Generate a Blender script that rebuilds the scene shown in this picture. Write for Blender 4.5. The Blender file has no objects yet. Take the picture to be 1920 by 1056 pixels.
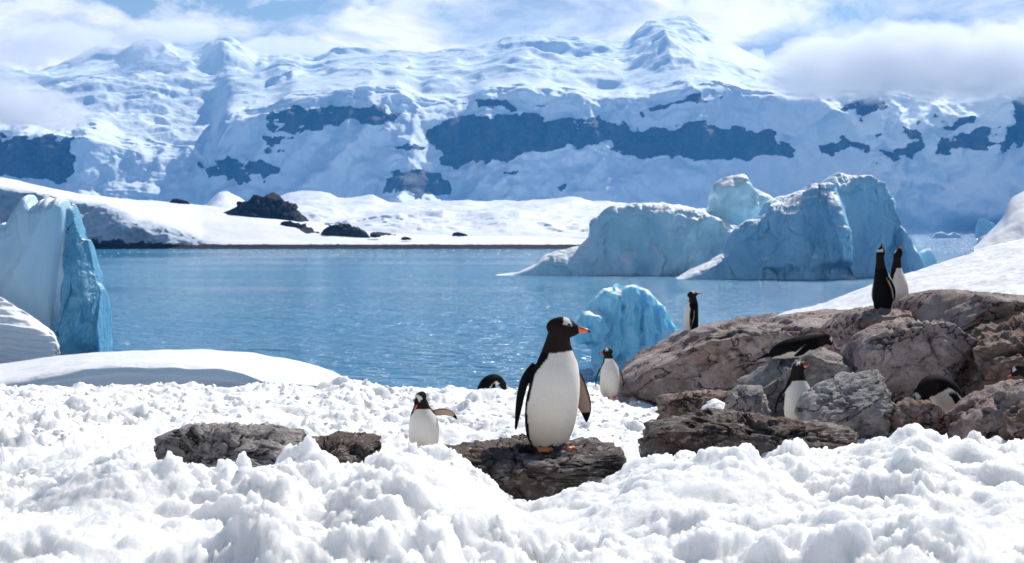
import bpy, math, random
import numpy as np
from mathutils import Vector, Matrix, kdtree
R = math.radians
sc = bpy.context.scene

# ------------------------------------------------------------------ camera
EYE, F, HZ = 8.0, 2667.0, 432.0          # eye height (m), focal length in photo pixels, horizon row
cam_d = bpy.data.cameras.new('camera')
cam = bpy.data.objects.new('camera', cam_d)
sc.collection.objects.link(cam)
cam.location = (0, 0, EYE)
cam.rotation_euler = (R(90), 0, 0)
cam_d.sensor_width = 36
cam_d.lens = 36 * F / 1920
cam_d.shift_y = -(528 - HZ) / 1920
cam_d.clip_start = 0.1
cam_d.clip_end = 60000
cam_d.dof.use_dof = True
cam_d.dof.focus_distance = 10.0
cam_d.dof.aperture_fstop = 6.5
sc.camera = cam

# ------------------------------------------------------------------ sky, sun, exposure
SUN_EL, SUN_AZ = 44.0, 34.0               # sun behind the scene, a little to the right
world = bpy.data.worlds.new('World')
sc.world = world
world.use_nodes = True


class NT:
    """small helper for building node trees"""
    def __init__(self, tree):
        self.t = tree
        tree.nodes.clear()

    def n(self, kind, **kw):
        nd = self.t.nodes.new(kind)
        for k, v in kw.items():
            if k == 'ins':
                for kk, vv in v.items():
                    s = nd.inputs[kk]
                    if isinstance(vv, bpy.types.NodeSocket):
                        self.t.links.new(vv, s)
                    else:
                        s.default_value = vv
            else:
                setattr(nd, k, v)
        return nd

    def link(self, a, b):
        self.t.links.new(a, b)

    def math(self, op, a, b=0.0, c=0.0, clamp=False):
        nd = self.t.nodes.new('ShaderNodeMath')
        nd.operation = op
        nd.use_clamp = clamp
        for i, v in enumerate((a, b, c)):
            if isinstance(v, bpy.types.NodeSocket):
                self.t.links.new(v, nd.inputs[i])
            else:
                nd.inputs[i].default_value = v
        return nd.outputs[0]

    def ramp(self, fac, stops, interp='LINEAR'):
        nd = self.t.nodes.new('ShaderNodeValToRGB')
        cr = nd.color_ramp
        cr.interpolation = interp
        while len(cr.elements) < len(stops):
            cr.elements.new(0.5)
        for e, (p, c) in zip(cr.elements, stops):
            e.position = p
            e.color = (c, c, c, 1) if not hasattr(c, '__len__') else (*c, 1)
        self.t.links.new(fac, nd.inputs[0])
        return nd.outputs[0]

    def mix(self, fac, a, b, blend='MIX'):
        nd = self.t.nodes.new('ShaderNodeMix')
        nd.data_type = 'RGBA'
        nd.blend_type = blend
        for sock, v in ((nd.inputs[0], fac), (nd.inputs[6], a), (nd.inputs[7], b)):
            if isinstance(v, bpy.types.NodeSocket):
                self.t.links.new(v, sock)
            else:
                sock.default_value = v if not hasattr(v, '__len__') or len(v) == 4 else (*v, 1)
        return nd.outputs[2]

    def noise(self, vec, scale, detail=5.0, rough=0.55, dist=0.0):
        nd = self.t.nodes.new('ShaderNodeTexNoise')
        nd.inputs['Scale'].default_value = scale
        nd.inputs['Detail'].default_value = detail
        nd.inputs['Roughness'].default_value = rough
        nd.inputs['Distortion'].default_value = dist
        if vec is not None:
            self.t.links.new(vec, nd.inputs['Vector'])
        return nd.outputs[0]

    def mapping(self, vec, scale=(1, 1, 1), loc=(0, 0, 0), rot=(0, 0, 0)):
        nd = self.t.nodes.new('ShaderNodeMapping')
        nd.inputs['Scale'].default_value = scale
        nd.inputs['Location'].default_value = loc
        nd.inputs['Rotation'].default_value = rot
        self.t.links.new(vec, nd.inputs[0])
        return nd.outputs[0]

    def bump(self, height, strength=0.5, dist=0.1, normal=None):
        nd = self.t.nodes.new('ShaderNodeBump')
        nd.inputs['Strength'].default_value = strength
        nd.inputs['Distance'].default_value = dist
        self.t.links.new(height, nd.inputs['Height'])
        if normal is not None:
            self.t.links.new(normal, nd.inputs['Normal'])
        return nd.outputs[0]


w = NT(world.node_tree)
sky = w.n('ShaderNodeTexSky', sky_type='NISHITA')
sky.sun_disc = False
sky.sun_elevation = R(SUN_EL)
sky.sun_rotation = R(SUN_AZ)
sky.altitude = 0
sky.air_density = 1.0
sky.dust_density = 0.3
sky.ozone_density = 0.6
tc = w.n('ShaderNodeTexCoord')
dirv = tc.outputs['Generated']
cv = w.mapping(dirv, scale=(9, 9, 20), loc=(2.3, 0.4, 0.35))
cn = w.noise(cv, 1.0, 10, 0.58, 0.25)
sep = w.n('ShaderNodeSeparateXYZ', ins={0: dirv})
elev = sep.outputs[2]
# cloud is seen edge-on and closed near the horizon, broken higher up
cover = w.n('ShaderNodeMapRange', ins={0: elev, 1: 0.08, 2: 0.32, 3: 0.38, 4: -0.32}).outputs[0]
cmask = w.ramp(w.math('ADD', cn, cover), [(0.56, 0.0), (0.64, 0.8), (0.74, 1.0)])
cn2 = w.noise(w.mapping(dirv, scale=(10, 10, 28), loc=(5.1, 1.2, 3.0)), 1.0, 9, 0.58, 0.4)
ccol = w.ramp(cn2, [(0.36, (0.36, 0.42, 0.52)), (0.47, (0.66, 0.68, 0.72)), (0.58, (1.0, 0.96, 0.91))])
bg_s = w.n('ShaderNodeBackground', ins={0: sky.outputs[0], 1: 0.075})
bg_c = w.n('ShaderNodeBackground', ins={0: ccol, 1: 1.2})
mixs = w.n('ShaderNodeMixShader', ins={0: cmask, 1: bg_s.outputs[0], 2: bg_c.outputs[0]})
w.n('ShaderNodeOutputWorld', ins={0: mixs.outputs[0]})

sun_d = bpy.data.lights.new('sun', 'SUN')
sun_d.energy = 5.0
sun_d.angle = R(0.55)
sun_d.color = (1.0, 0.955, 0.89)
sun = bpy.data.objects.new('sun', sun_d)
sc.collection.objects.link(sun)
el, az = R(SUN_EL), R(SUN_AZ)
to_sun = Vector((math.sin(az) * math.cos(el), math.cos(az) * math.cos(el), math.sin(el)))
sun.rotation_euler = (-to_sun).to_track_quat('-Z', 'Y').to_euler()
sun.location = to_sun * 50

vs = sc.view_settings
vs.view_transform = 'Standard'
vs.look = 'None'
vs.exposure = 0.18
vs.gamma = 1.0
vs.use_curve_mapping = False
cy = sc.cycles
cy.max_bounces = 10
cy.diffuse_bounces = 5
cy.glossy_bounces = 4
cy.transmission_bounces = 4
cy.volume_bounces = 3
cy.transparent_max_bounces = 8
cy.use_denoising = True
cy.sample_clamp_indirect = 6.0

# ------------------------------------------------------------------ numeric helpers
_G = np.array([(1, 1, 0), (-1, 1, 0), (1, -1, 0), (-1, -1, 0), (1, 0, 1), (-1, 0, 1), (1, 0, -1), (-1, 0, -1),
               (0, 1, 1), (0, -1, 1), (0, 1, -1), (0, -1, -1), (1, 1, 0), (-1, 1, 0), (0, -1, 1), (0, -1, -1)], np.float32)


def _hash(ix, iy, iz, seed):
    h = (ix.astype(np.uint32) * np.uint32(374761393) + iy.astype(np.uint32) * np.uint32(668265263)
         + iz.astype(np.uint32) * np.uint32(2246822519) + np.uint32((seed * 3266489917) & 0xffffffff))
    h ^= h >> np.uint32(13)
    h *= np.uint32(1274126177)
    h ^= h >> np.uint32(16)
    h *= np.uint32(2654435761)
    h ^= h >> np.uint32(15)
    return h


def pnoise(p, seed=0):
    p = np.asarray(p, np.float32)
    i = np.floor(p).astype(np.int32)
    f = p - i
    u = f * f * f * (f * (f * 6 - 15) + 10)
    out = np.zeros(len(p), np.float32)
    for dx in (0, 1):
        wx = u[:, 0] if dx else 1 - u[:, 0]
        for dy in (0, 1):
            wy = u[:, 1] if dy else 1 - u[:, 1]
            for dz in (0, 1):
                wz = u[:, 2] if dz else 1 - u[:, 2]
                g = _G[_hash(i[:, 0] + dx, i[:, 1] + dy, i[:, 2] + dz, seed) & np.uint32(15)]
                d = g[:, 0] * (f[:, 0] - dx) + g[:, 1] * (f[:, 1] - dy) + g[:, 2] * (f[:, 2] - dz)
                out += d * wx * wy * wz
    return out


def fbm(p, octv=5, seed=0, gain=0.5, lac=2.03):
    p = np.asarray(p, np.float32)
    a, s, o = 1.0, 1.0, np.zeros(len(p), np.float32)
    for k in range(octv):
        o += a * pnoise(p * s + 13.7 * k, seed + k)
        a *= gain
        s *= lac
    return o


def ridged(p, octv=5, seed=0, gain=0.5, lac=2.03):
    p = np.asarray(p, np.float32)
    a, s, o = 1.0, 1.0, np.zeros(len(p), np.float32)
    for k in range(octv):
        o += a * (1 - 2 * np.abs(pnoise(p * s + 7.3 * k, seed + k)))
        a *= gain
        s *= lac
    return o


def worley2(x, y, seed=0):
    """nearest-cell distance and a random number of that cell, in the plane"""
    ix, iy = np.floor(x).astype(np.int32), np.floor(y).astype(np.int32)
    best = np.full(len(x), 9.0, np.float32)
    rnd = np.zeros(len(x), np.float32)
    z = np.zeros_like(ix)
    for dx in (-1, 0, 1):
        for dy in (-1, 0, 1):
            h = _hash(ix + dx, iy + dy, z, seed)
            jx = (h & np.uint32(1023)).astype(np.float32) / 1023
            jy = ((h >> np.uint32(10)) & np.uint32(1023)).astype(np.float32) / 1023
            rr = ((h >> np.uint32(20)) & np.uint32(1023)).astype(np.float32) / 1023
            d = (ix + dx + jx - x) ** 2 + (iy + dy + jy - y) ** 2
            m = d < best
            best = np.where(m, d, best)
            rnd = np.where(m, rr, rnd)
    return best, rnd          # squared distance


def facets(p, seed=0):
    """every cell a tilted plane: chiselled faces with sharp steps between them"""
    p = np.asarray(p, np.float32)
    i = np.floor(p).astype(np.int32)
    f1 = np.full(len(p), 9.0, np.float32)
    f2 = np.full(len(p), 9.0, np.float32)
    val = np.zeros(len(p), np.float32)
    for dx in (-1, 0, 1):
        for dy in (-1, 0, 1):
            for dz in (-1, 0, 1):
                c = (i[:, 0] + dx, i[:, 1] + dy, i[:, 2] + dz)
                h, g = _hash(*c, seed), _hash(*c, seed + 101)
                q = [((h >> np.uint32(10 * k)) & np.uint32(1023)).astype(np.float32) / 1023 for k in range(3)]
                n = [((g >> np.uint32(10 * k)) & np.uint32(1023)).astype(np.float32) / 511.5 - 1 for k in range(3)]
                e = [p[:, k] - c[k] - q[k] for k in range(3)]
                d = e[0] ** 2 + e[1] ** 2 + e[2] ** 2
                m = d < f1
                f2 = np.where(m, f1, np.minimum(f2, d))
                f1 = np.where(m, d, f1)
                val = np.where(m, n[0] * e[0] + n[1] * e[1] + n[2] * e[2], val)
    return val, np.sqrt(f1), np.sqrt(f2)


def sstep(a, b, x):
    t = np.clip((x - a) / (b - a), 0, 1)
    return t * t * (3 - 2 * t)


def wx_(px, d):
    return (px - 960.0) / F * d


def wz_(py, d):
    return EYE + (HZ - py) / F * d


def W(px, py, d):
    return Vector((wx_(px, d), d, wz_(py, d)))


def mesh_obj(name, verts, faces, mat, parent=None, smooth=True):
    me = bpy.data.meshes.new(name)
    verts = np.ascontiguousarray(verts, np.float32)
    if isinstance(faces, np.ndarray):
        k = faces.shape[1]
        me.vertices.add(len(verts))
        me.vertices.foreach_set('co', verts.ravel())
        me.loops.add(faces.size)
        me.loops.foreach_set('vertex_index', faces.ravel().astype(np.int32))
        me.polygons.add(len(faces))
        me.polygons.foreach_set('loop_start', np.arange(0, faces.size, k, dtype=np.int32))
        me.polygons.foreach_set('loop_total', np.full(len(faces), k, np.int32))
        me.update(calc_edges=True)
    else:
        me.from_pydata([tuple(v) for v in verts], [], faces)
    me.validate()
    if smooth:
        me.polygons.foreach_set('use_smooth', np.ones(len(me.polygons), bool))
    if mat:
        me.materials.append(mat)
    o = bpy.data.objects.new(name, me)
    sc.collection.objects.link(o)
    if parent:
        o.parent = parent
    return o


def add_attr(o, name, arr):
    at = o.data.attributes.new(name, 'FLOAT', 'POINT')
    at.data.foreach_set('value', np.ascontiguousarray(arr, np.float32))


def tag(o, label=None, cat=None, group=None, kind=None):
    for k, v in (('label', label), ('category', cat), ('group', group), ('kind', kind)):
        if v:
            o[k] = v
    return o


def grid_faces(nu, nv):
    """vertex (i,j) -> j*nu+i ; j runs away from the viewer"""
    i, j = np.meshgrid(np.arange(nu - 1), np.arange(nv - 1))
    a = (j * nu + i).ravel()
    return np.stack([a, a + 1, a + 1 + nu, a + nu], 1)


def poly(pts, x):
    if not hasattr(pts, '__len__'):
        return np.full(len(x), float(pts))
    p = np.array(pts, float)
    return np.interp(x, p[:, 0], p[:, 1])


def gsmooth(a, s, axis=0):
    if s <= 0:
        return a
    k = int(3 * s) + 1
    g = np.exp(-0.5 * (np.arange(-k, k + 1) / s) ** 2)
    g /= g.sum()
    pad = [(0, 0)] * a.ndim
    pad[axis] = (k, k)
    b = np.pad(a, pad, mode='edge')
    return np.apply_along_axis(lambda m: np.convolve(m, g, 'valid'), axis, b)


def sheet(px0, px1, nu, rows, counts, usm=0.0, vsm=0.0, px=None):
    """terrain patch given by cross lines: rows = [(depth, row) ...], each a number or a list of (px, value)"""
    px = np.linspace(px0, px1, nu) if px is None else px
    D = [gsmooth(poly(d, px), usm) for d, _ in rows]
    Z = [gsmooth(wz_(poly(y, px), poly(d, px)), usm) for d, y in rows]
    dd, zz = [D[0]], [Z[0]]
    for k in range(len(rows) - 1):
        for t in np.linspace(0, 1, counts[k] + 1)[1:]:
            dd.append(D[k] * (1 - t) + D[k + 1] * t)
            zz.append(Z[k] * (1 - t) + Z[k + 1] * t)
    dd, zz = np.array(dd), np.array(zz)
    if vsm:
        dd, zz = gsmooth(dd, vsm), gsmooth(zz, vsm)
    nv = len(dd)
    X = (px[None, :] - 960) / F * dd
    P = np.stack([X, dd, zz], -1).reshape(-1, 3)
    PX = np.repeat(px[None, :], nv, 0).ravel()
    PY = (HZ - (zz - EYE) / dd * F).ravel()
    return P.astype(np.float32), PX, PY, grid_faces(nu, nv), nv


def normals(P, nu, nv):
    Q = P.reshape(nv, nu, 3)
    du = np.gradient(Q, axis=1)
    dv = np.gradient(Q, axis=0)
    n = np.cross(du, dv)
    n /= np.linalg.norm(n, axis=-1, keepdims=True) + 1e-9
    return n.reshape(-1, 3)


# ------------------------------------------------------------------ materials
def new_mat(name):
    m = bpy.data.materials.new(name)
    m.use_nodes = True
    nt = NT(m.node_tree)
    out = nt.n('ShaderNodeOutputMaterial')
    bs = nt.n('ShaderNodeBsdfPrincipled')
    nt.link(bs.outputs[0], out.inputs[0])
    return m, nt, bs, out


def pos(nt):
    return nt.n('ShaderNodeNewGeometry').outputs['Position']


def mat_snow(name, col=(0.86, 0.88, 0.91), scale=12.0, bump=0.5, dist=0.02, sss=0.0):
    m, nt, bs, _ = new_mat(name)
    p = pos(nt)
    n1 = nt.noise(p, scale, 6, 0.62)
    n2 = nt.noise(p, scale * 6, 3, 0.6)
    c = nt.mix(nt.ramp(n1, [(0.3, 0.0), (0.7, 1.0)]), (col[0] * .96, col[1] * .96, col[2] * .965), col)
    nt.link(c, bs.inputs['Base Color'])
    bs.inputs['Roughness'].default_value = 0.62
    bs.inputs['Specular IOR Level'].default_value = 0.3
    if sss:
        bs.inputs['Subsurface Weight'].default_value = sss
        bs.inputs['Subsurface Radius'].default_value = (0.05, 0.055, 0.06)
        bs.inputs['Subsurface Scale'].default_value = 2.2
    h = nt.math('ADD', n1, nt.math('MULTIPLY', n2, 0.35))
    nt.link(nt.bump(h, bump, dist), bs.inputs['Normal'])
    return m


def mat_ice(name, ice=(0.60, 0.85, 0.93), deep=(0.43, 0.73, 0.86), snow_from=0.66, scale=0.5, bump=0.5, dist=0.4, sss=0.0, rough=0.42):
    m, nt, bs, _ = new_mat(name)
    g = nt.n('ShaderNodeNewGeometry')
    p = g.outputs['Position']
    nz = nt.n('ShaderNodeSeparateXYZ', ins={0: g.outputs['Normal']}).outputs[2]
    n1 = nt.noise(p, scale, 6, 0.6, 0.6)
    n2 = nt.noise(nt.mapping(p, scale=(1, 1, 0.35)), scale * 2.3, 5, 0.6, 0.8)
    c = nt.mix(nt.ramp(n2, [(0.32, 0.0), (0.68, 1.0)]), deep, ice)
    s = nt.math('ADD', nz, nt.math('MULTIPLY', nt.math('SUBTRACT', n1, 0.5), 0.16))
    sm = nt.ramp(s, [(snow_from - 0.08, 0.0), (snow_from + 0.12, 1.0)])
    c2 = nt.mix(sm, c, (0.86, 0.89, 0.92))
    nt.link(c2, bs.inputs['Base Color'])
    nt.link(nt.math('ADD', nt.math('MULTIPLY', sm, 0.25), rough), bs.inputs['Roughness'])
    bs.inputs['Specular IOR Level'].default_value = 0.35
    if sss:
        bs.inputs['Subsurface Weight'].default_value = sss
        bs.inputs['Subsurface Radius'].default_value = (0.25, 0.6, 0.9)
        bs.inputs['Subsurface Scale'].default_value = 0.7
    h = nt.math('ADD', n1, nt.math('MULTIPLY', n2, 0.7))
    nt.link(nt.bump(h, bump, dist), bs.inputs['Normal'])
    return m


def mat_mountain():
    m, nt, bs, _ = new_mat('mountain_snow_and_rock')
    p = pos(nt)
    at = nt.n('ShaderNodeAttribute', attribute_name='rock').outputs['Fac']
    n1 = nt.noise(p, 0.012, 8, 0.62)
    n2 = nt.noise(nt.mapping(p, scale=(1, 1, 0.5)), 0.05, 6, 0.62)
    rk = nt.ramp(nt.noise(nt.mapping(p, scale=(1, 1, 0.3)), 0.03, 7, 0.65), [(0.3, (0.03, 0.03, 0.033)), (0.5, (0.065, 0.065, 0.068)), (0.7, (0.12, 0.12, 0.122))])
    n3 = nt.noise(nt.mapping(p, scale=(0.5, 0.5, 2.4), rot=(0, 0.12, 0)), 0.022, 7, 0.65, 0.5)
    f = nt.math('ADD', nt.math('MULTIPLY', at, 0.84), nt.math('ADD', nt.math('MULTIPLY', nt.math('SUBTRACT', n2, 0.5), 1.0), nt.math('MULTIPLY', nt.math('SUBTRACT', n3, 0.5), 1.7)))
    fm = nt.ramp(f, [(0.46, 0.0), (0.54, 1.0)])
    sn = nt.mix(n1, (0.74, 0.85, 0.91), (0.83, 0.89, 0.92))
    nt.link(nt.mix(fm, sn, rk), bs.inputs['Base Color'])
    bs.inputs['Roughness'].default_value = 0.75
    bs.inputs['Specular IOR Level'].default_value = 0.2
    hb = nt.math('ADD', nt.math('ADD', n1, nt.math('MULTIPLY', n2, 0.5)), nt.math('MULTIPLY', fm, nt.math('MULTIPLY', n3, 2.5)))
    nt.link(nt.bump(hb, 0.6, 9.0), bs.inputs['Normal'])
    return m


def mat_rock(name, a=(0.27, 0.22, 0.205), b=(0.54, 0.45, 0.43), brown=(0.29, 0.175, 0.135), pale=(0.64, 0.58, 0.57), scale=1.0, brownness=0.5):
    m, nt, bs, _ = new_mat(name)
    p = pos(nt)
    q = nt.mapping(p, scale=(1, 1, 1.25), rot=(0.2, 0.45, 0.3))
    n1 = nt.noise(q, 1.3 * scale, 9, 0.68, 0.15)
    n2 = nt.noise(p, 6.5 * scale, 8, 0.7, 0.3)
    n3 = nt.noise(p, 0.8 * scale, 5, 0.6, 0.4)
    n4 = nt.noise(p, 30 * scale, 4, 0.6)
    c = nt.mix(nt.ramp(n1, [(0.38, 0.0), (0.60, 1.0)]), a, b)
    c = nt.mix(nt.math('MULTIPLY', nt.ramp(n3, [(0.44, 0.0), (0.6, 1.0)]), brownness), c, brown)
    c = nt.mix(nt.math('MULTIPLY', nt.ramp(n2, [(0.52, 0.0), (0.68, 1.0)]), 0.7), c, pale)
    c = nt.mix(nt.ramp(n4, [(0.30, 0.75), (0.40, 0.0)]), c, (0.03, 0.028, 0.027))
    n5 = nt.noise(nt.mapping(q, scale=(0.8, 0.8, 1.2)), 1.6 * scale, 5, 0.55, 0.3)
    crk = nt.ramp(nt.math('ABSOLUTE', nt.math('SUBTRACT', n5, 0.5)), [(0.0, 0.0), (0.012, 1.0)])
    crk = nt.math('MAXIMUM', crk, nt.ramp(n3, [(0.36, 1.0), (0.48, 0.0)]))
    c = nt.mix(crk, (0.035, 0.03, 0.028), c)
    nt.link(c, bs.inputs['Base Color'])
    bs.inputs['Roughness'].default_value = 0.82
    bs.inputs['Specular IOR Level'].default_value = 0.15
    h = nt.math('ADD', nt.math('MULTIPLY', n1, 1.2), nt.math('ADD', nt.math('MULTIPLY', n2, 0.7), nt.math('MULTIPLY', n4, 0.15)))
    h = nt.math('ADD', h, nt.math('MULTIPLY', crk, 0.35))
    nt.link(nt.bump(h, 1.0, 0.14 / scale), bs.inputs['Normal'])
    return m


def mat_water():
    m, nt, bs, _ = new_mat('sea_water')
    p = pos(nt)
    n1 = nt.noise(nt.mapping(p, scale=(0.6, 1, 1)), 0.9, 4, 0.6, 0.4)
    n2 = nt.noise(nt.mapping(p, scale=(0.5, 1, 1)), 0.22, 4, 0.6, 0.3)
    n3 = nt.noise(nt.mapping(p, scale=(0.12, 1, 1)), 0.012, 4, 0.55, 0.4)
    bs.inputs['Base Color'].default_value = (0.025, 0.23, 0.42, 1)
    bs.inputs['IOR'].default_value = 1.33
    rough = nt.ramp(n3, [(0.35, 0.08), (0.65, 0.20)])
    nt.link(rough, bs.inputs['Roughness'])
    n4 = nt.noise(nt.mapping(p, scale=(0.5, 1, 1)), 0.07, 3, 0.6, 0.3)
    h = nt.math('ADD', nt.math('ADD', nt.math('MULTIPLY', n1, 1.1), n2), nt.math('MULTIPLY', n4, 1.6))
    nt.link(nt.bump(h, 0.9, 1.25), bs.inputs['Normal'])
    return m


def mat_plumage():
    m, nt, bs, _ = new_mat('penguin_plumage')
    at = nt.n('ShaderNodeAttribute', attribute_name='plumage').outputs['Color']
    p = nt.n('ShaderNodeTexCoord').outputs['Object']
    n1 = nt.noise(nt.mapping(p, scale=(1, 1, 0.4)), 130, 3, 0.6)
    n2 = nt.noise(p, 9, 4, 0.6)
    c = nt.mix(0.22, at, nt.mix(n2, (0.4, 0.35, 0.28), (1, 1, 1)), 'MULTIPLY')
    c = nt.mix(0.16, c, nt.ramp(n1, [(0.35, 0.55), (0.65, 1.0)]), 'MULTIPLY')
    nt.link(c, bs.inputs['Base Color'])
    bs.inputs['Roughness'].default_value = 0.75
    bs.inputs['Specular IOR Level'].default_value = 0.03
    nt.link(nt.bump(nt.math('ADD', n1, n2), 0.35, 0.006), bs.inputs['Normal'])
    return m


def mat_plain(name, col, rough=0.4, col2=None, scale=40):
    m, nt, bs, _ = new_mat(name)
    n = nt.noise(nt.n('ShaderNodeTexCoord').outputs['Object'], scale, 4, 0.6)
    nt.link(nt.mix(n, col, col2 or tuple(v * 0.7 for v in col)), bs.inputs['Base Color'])
    bs.inputs['Roughness'].default_value = rough
    nt.link(nt.bump(n, 0.3, 0.003), bs.inputs['Normal'])
    return m


M_SNOW = mat_snow('wet_lumpy_snow', (0.97, 0.95, 0.925), 45, 0.9, 0.014, sss=1.0)
M_CLOD = mat_snow('loose_snow', (0.94, 0.935, 0.925), 45, 0.4, 0.008)
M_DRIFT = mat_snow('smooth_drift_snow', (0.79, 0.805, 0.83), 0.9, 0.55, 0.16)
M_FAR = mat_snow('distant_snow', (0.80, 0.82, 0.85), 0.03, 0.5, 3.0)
M_MTN = mat_mountain()
M_BERG = mat_ice('blue_glacier_ice', scale=0.16, bump=0.6, dist=1.2)
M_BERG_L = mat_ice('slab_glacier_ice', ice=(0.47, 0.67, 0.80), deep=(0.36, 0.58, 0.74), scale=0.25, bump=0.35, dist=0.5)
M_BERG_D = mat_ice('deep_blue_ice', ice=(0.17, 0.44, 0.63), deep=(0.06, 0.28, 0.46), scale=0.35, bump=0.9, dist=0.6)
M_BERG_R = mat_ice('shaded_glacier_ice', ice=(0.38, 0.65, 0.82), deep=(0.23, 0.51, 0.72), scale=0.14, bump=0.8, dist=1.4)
M_BERG_S = mat_ice('clear_blue_ice', ice=(0.52, 0.83, 0.94), deep=(0.22, 0.63, 0.83), scale=0.9, bump=0.55, dist=0.25, snow_from=0.72, sss=0.7)
M_ROCK = mat_rock('grey_brown_rock')
M_ROCK_G = mat_rock('grey_lichen_rock', a=(0.20, 0.19, 0.19), b=(0.47, 0.445, 0.435), brownness=0.2)
M_ROCK_B = mat_rock('rusty_brown_rock', a=(0.15, 0.11, 0.09), b=(0.36, 0.27, 0.215), brownness=0.7)
M_ROCK_W = mat_rock('wet_dark_rock', a=(0.07, 0.062, 0.06), b=(0.22, 0.19, 0.175), brown=(0.13, 0.07, 0.04), brownness=0.6, scale=2.0)
M_ROCK_F = mat_rock('far_dark_rock', a=(0.012, 0.012, 0.014), b=(0.045, 0.043, 0.046), brown=(0.035, 0.03, 0.03), pale=(0.09, 0.09, 0.092), scale=0.06)
M_WATER = mat_water()
M_PLUME = mat_plumage()
M_BEAK = mat_plain('orange_bill', (0.75, 0.13, 0.03), 0.35, (0.6, 0.10, 0.03))
M_BEAK_K = mat_plain('black_bill', (0.012, 0.012, 0.013), 0.35)
M_FOOT = mat_plain('orange_foot_skin', (0.70, 0.22, 0.07), 0.55, (0.45, 0.15, 0.06), 90)
M_EYE = mat_plain('dark_eye', (0.02, 0.012, 0.008), 0.08)

# ------------------------------------------------------------------ the sea
def water():
    xs = np.array([-30000, -3000, -300, 300, 3000, 30000], float)
    ys = np.array([-3000, 20, 60, 300, 3000, 30000], float)
    P = np.array([(x, y, 0) for y in ys for x in xs])
    o = mesh_obj('water', P, grid_faces(6, 6), M_WATER)
    tag(o, kind='structure')


water()

# ------------------------------------------------------------------ the mountain range
BRINK = [(-400, 240), (0, 236), (100, 239), (190, 243), (230, 262), (300, 268), (400, 279), (425, 225), (440, 210), (520, 200), (548, 180), (620, 176),
         (700, 167), (750, 172), (790, 192), (880, 190), (905, 174), (970, 167), (1050, 171), (1130, 184), (1200, 182), (1290, 161), (1345, 160),
         (1400, 176), (1500, 181), (1600, 172), (1700, 186), (1800, 190), (1900, 176), (2400, 180)]
SKYL = [(-400, 120), (0, 132), (60, 132), (100, 116), (130, 108), (165, 97), (230, 91), (280, 79), (350, 97), (375, 92), (405, 76), (440, 85),
        (500, 112), (560, 108), (590, 120), (622, 99), (700, 95), (800, 92), (900, 80), (1000, 72), (1100, 73), (1180, 80), (1205, 60), (1240, 42),
        (1290, 33), (1330, 58), (1370, 92), (1430, 118), (1500, 128), (1600, 140), (1920, 150), (2400, 150)]
FOOT = [(-400, 352), (0, 350), (200, 345), (400, 345), (500, 352), (600, 360), (640, 385), (700, 380), (860, 360), (900, 325), (1000, 305), (1200, 302),
        (1480, 302), (1600, 312), (1700, 312), (1800, 305), (1900, 300), (2400, 300)]
ROCKTOP = [(-400, 262), (0, 262), (170, 265), (300, 300), (400, 310), (440, 235), (500, 222), (620, 212), (740, 215), (790, 225), (850, 224), (950, 220),
           (1060, 230), (1150, 238), (1215, 252), (1290, 237), (1360, 242), (1440, 255), (1485, 270), (1600, 235), (1700, 240), (1800, 240), (1900, 220), (2400, 220)]


def in_poly(px, py, pts):
    """signed distance-like value (pixels) to a polygon: positive inside"""
    pts = np.array(pts, float)
    ins = np.zeros(len(px), bool)
    dmin = np.full(len(px), 1e9)
    for (x0, y0), (x1, y1) in zip(pts, np.roll(pts, -1, 0)):
        c = ((y0 > py) != (y1 > py)) & (px < (x1 - x0) * (py - y0) / (y1 - y0 + 1e-12) + x0)
        ins ^= c
        t = np.clip(((px - x0) * (x1 - x0) + (py - y0) * (y1 - y0)) / ((x1 - x0) ** 2 + (y1 - y0) ** 2 + 1e-9), 0, 1)
        dmin = np.minimum(dmin, np.hypot(px - x0 - t * (x1 - x0), py - y0 - t * (y1 - y0)))
    return np.where(ins, dmin, -dmin)


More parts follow.
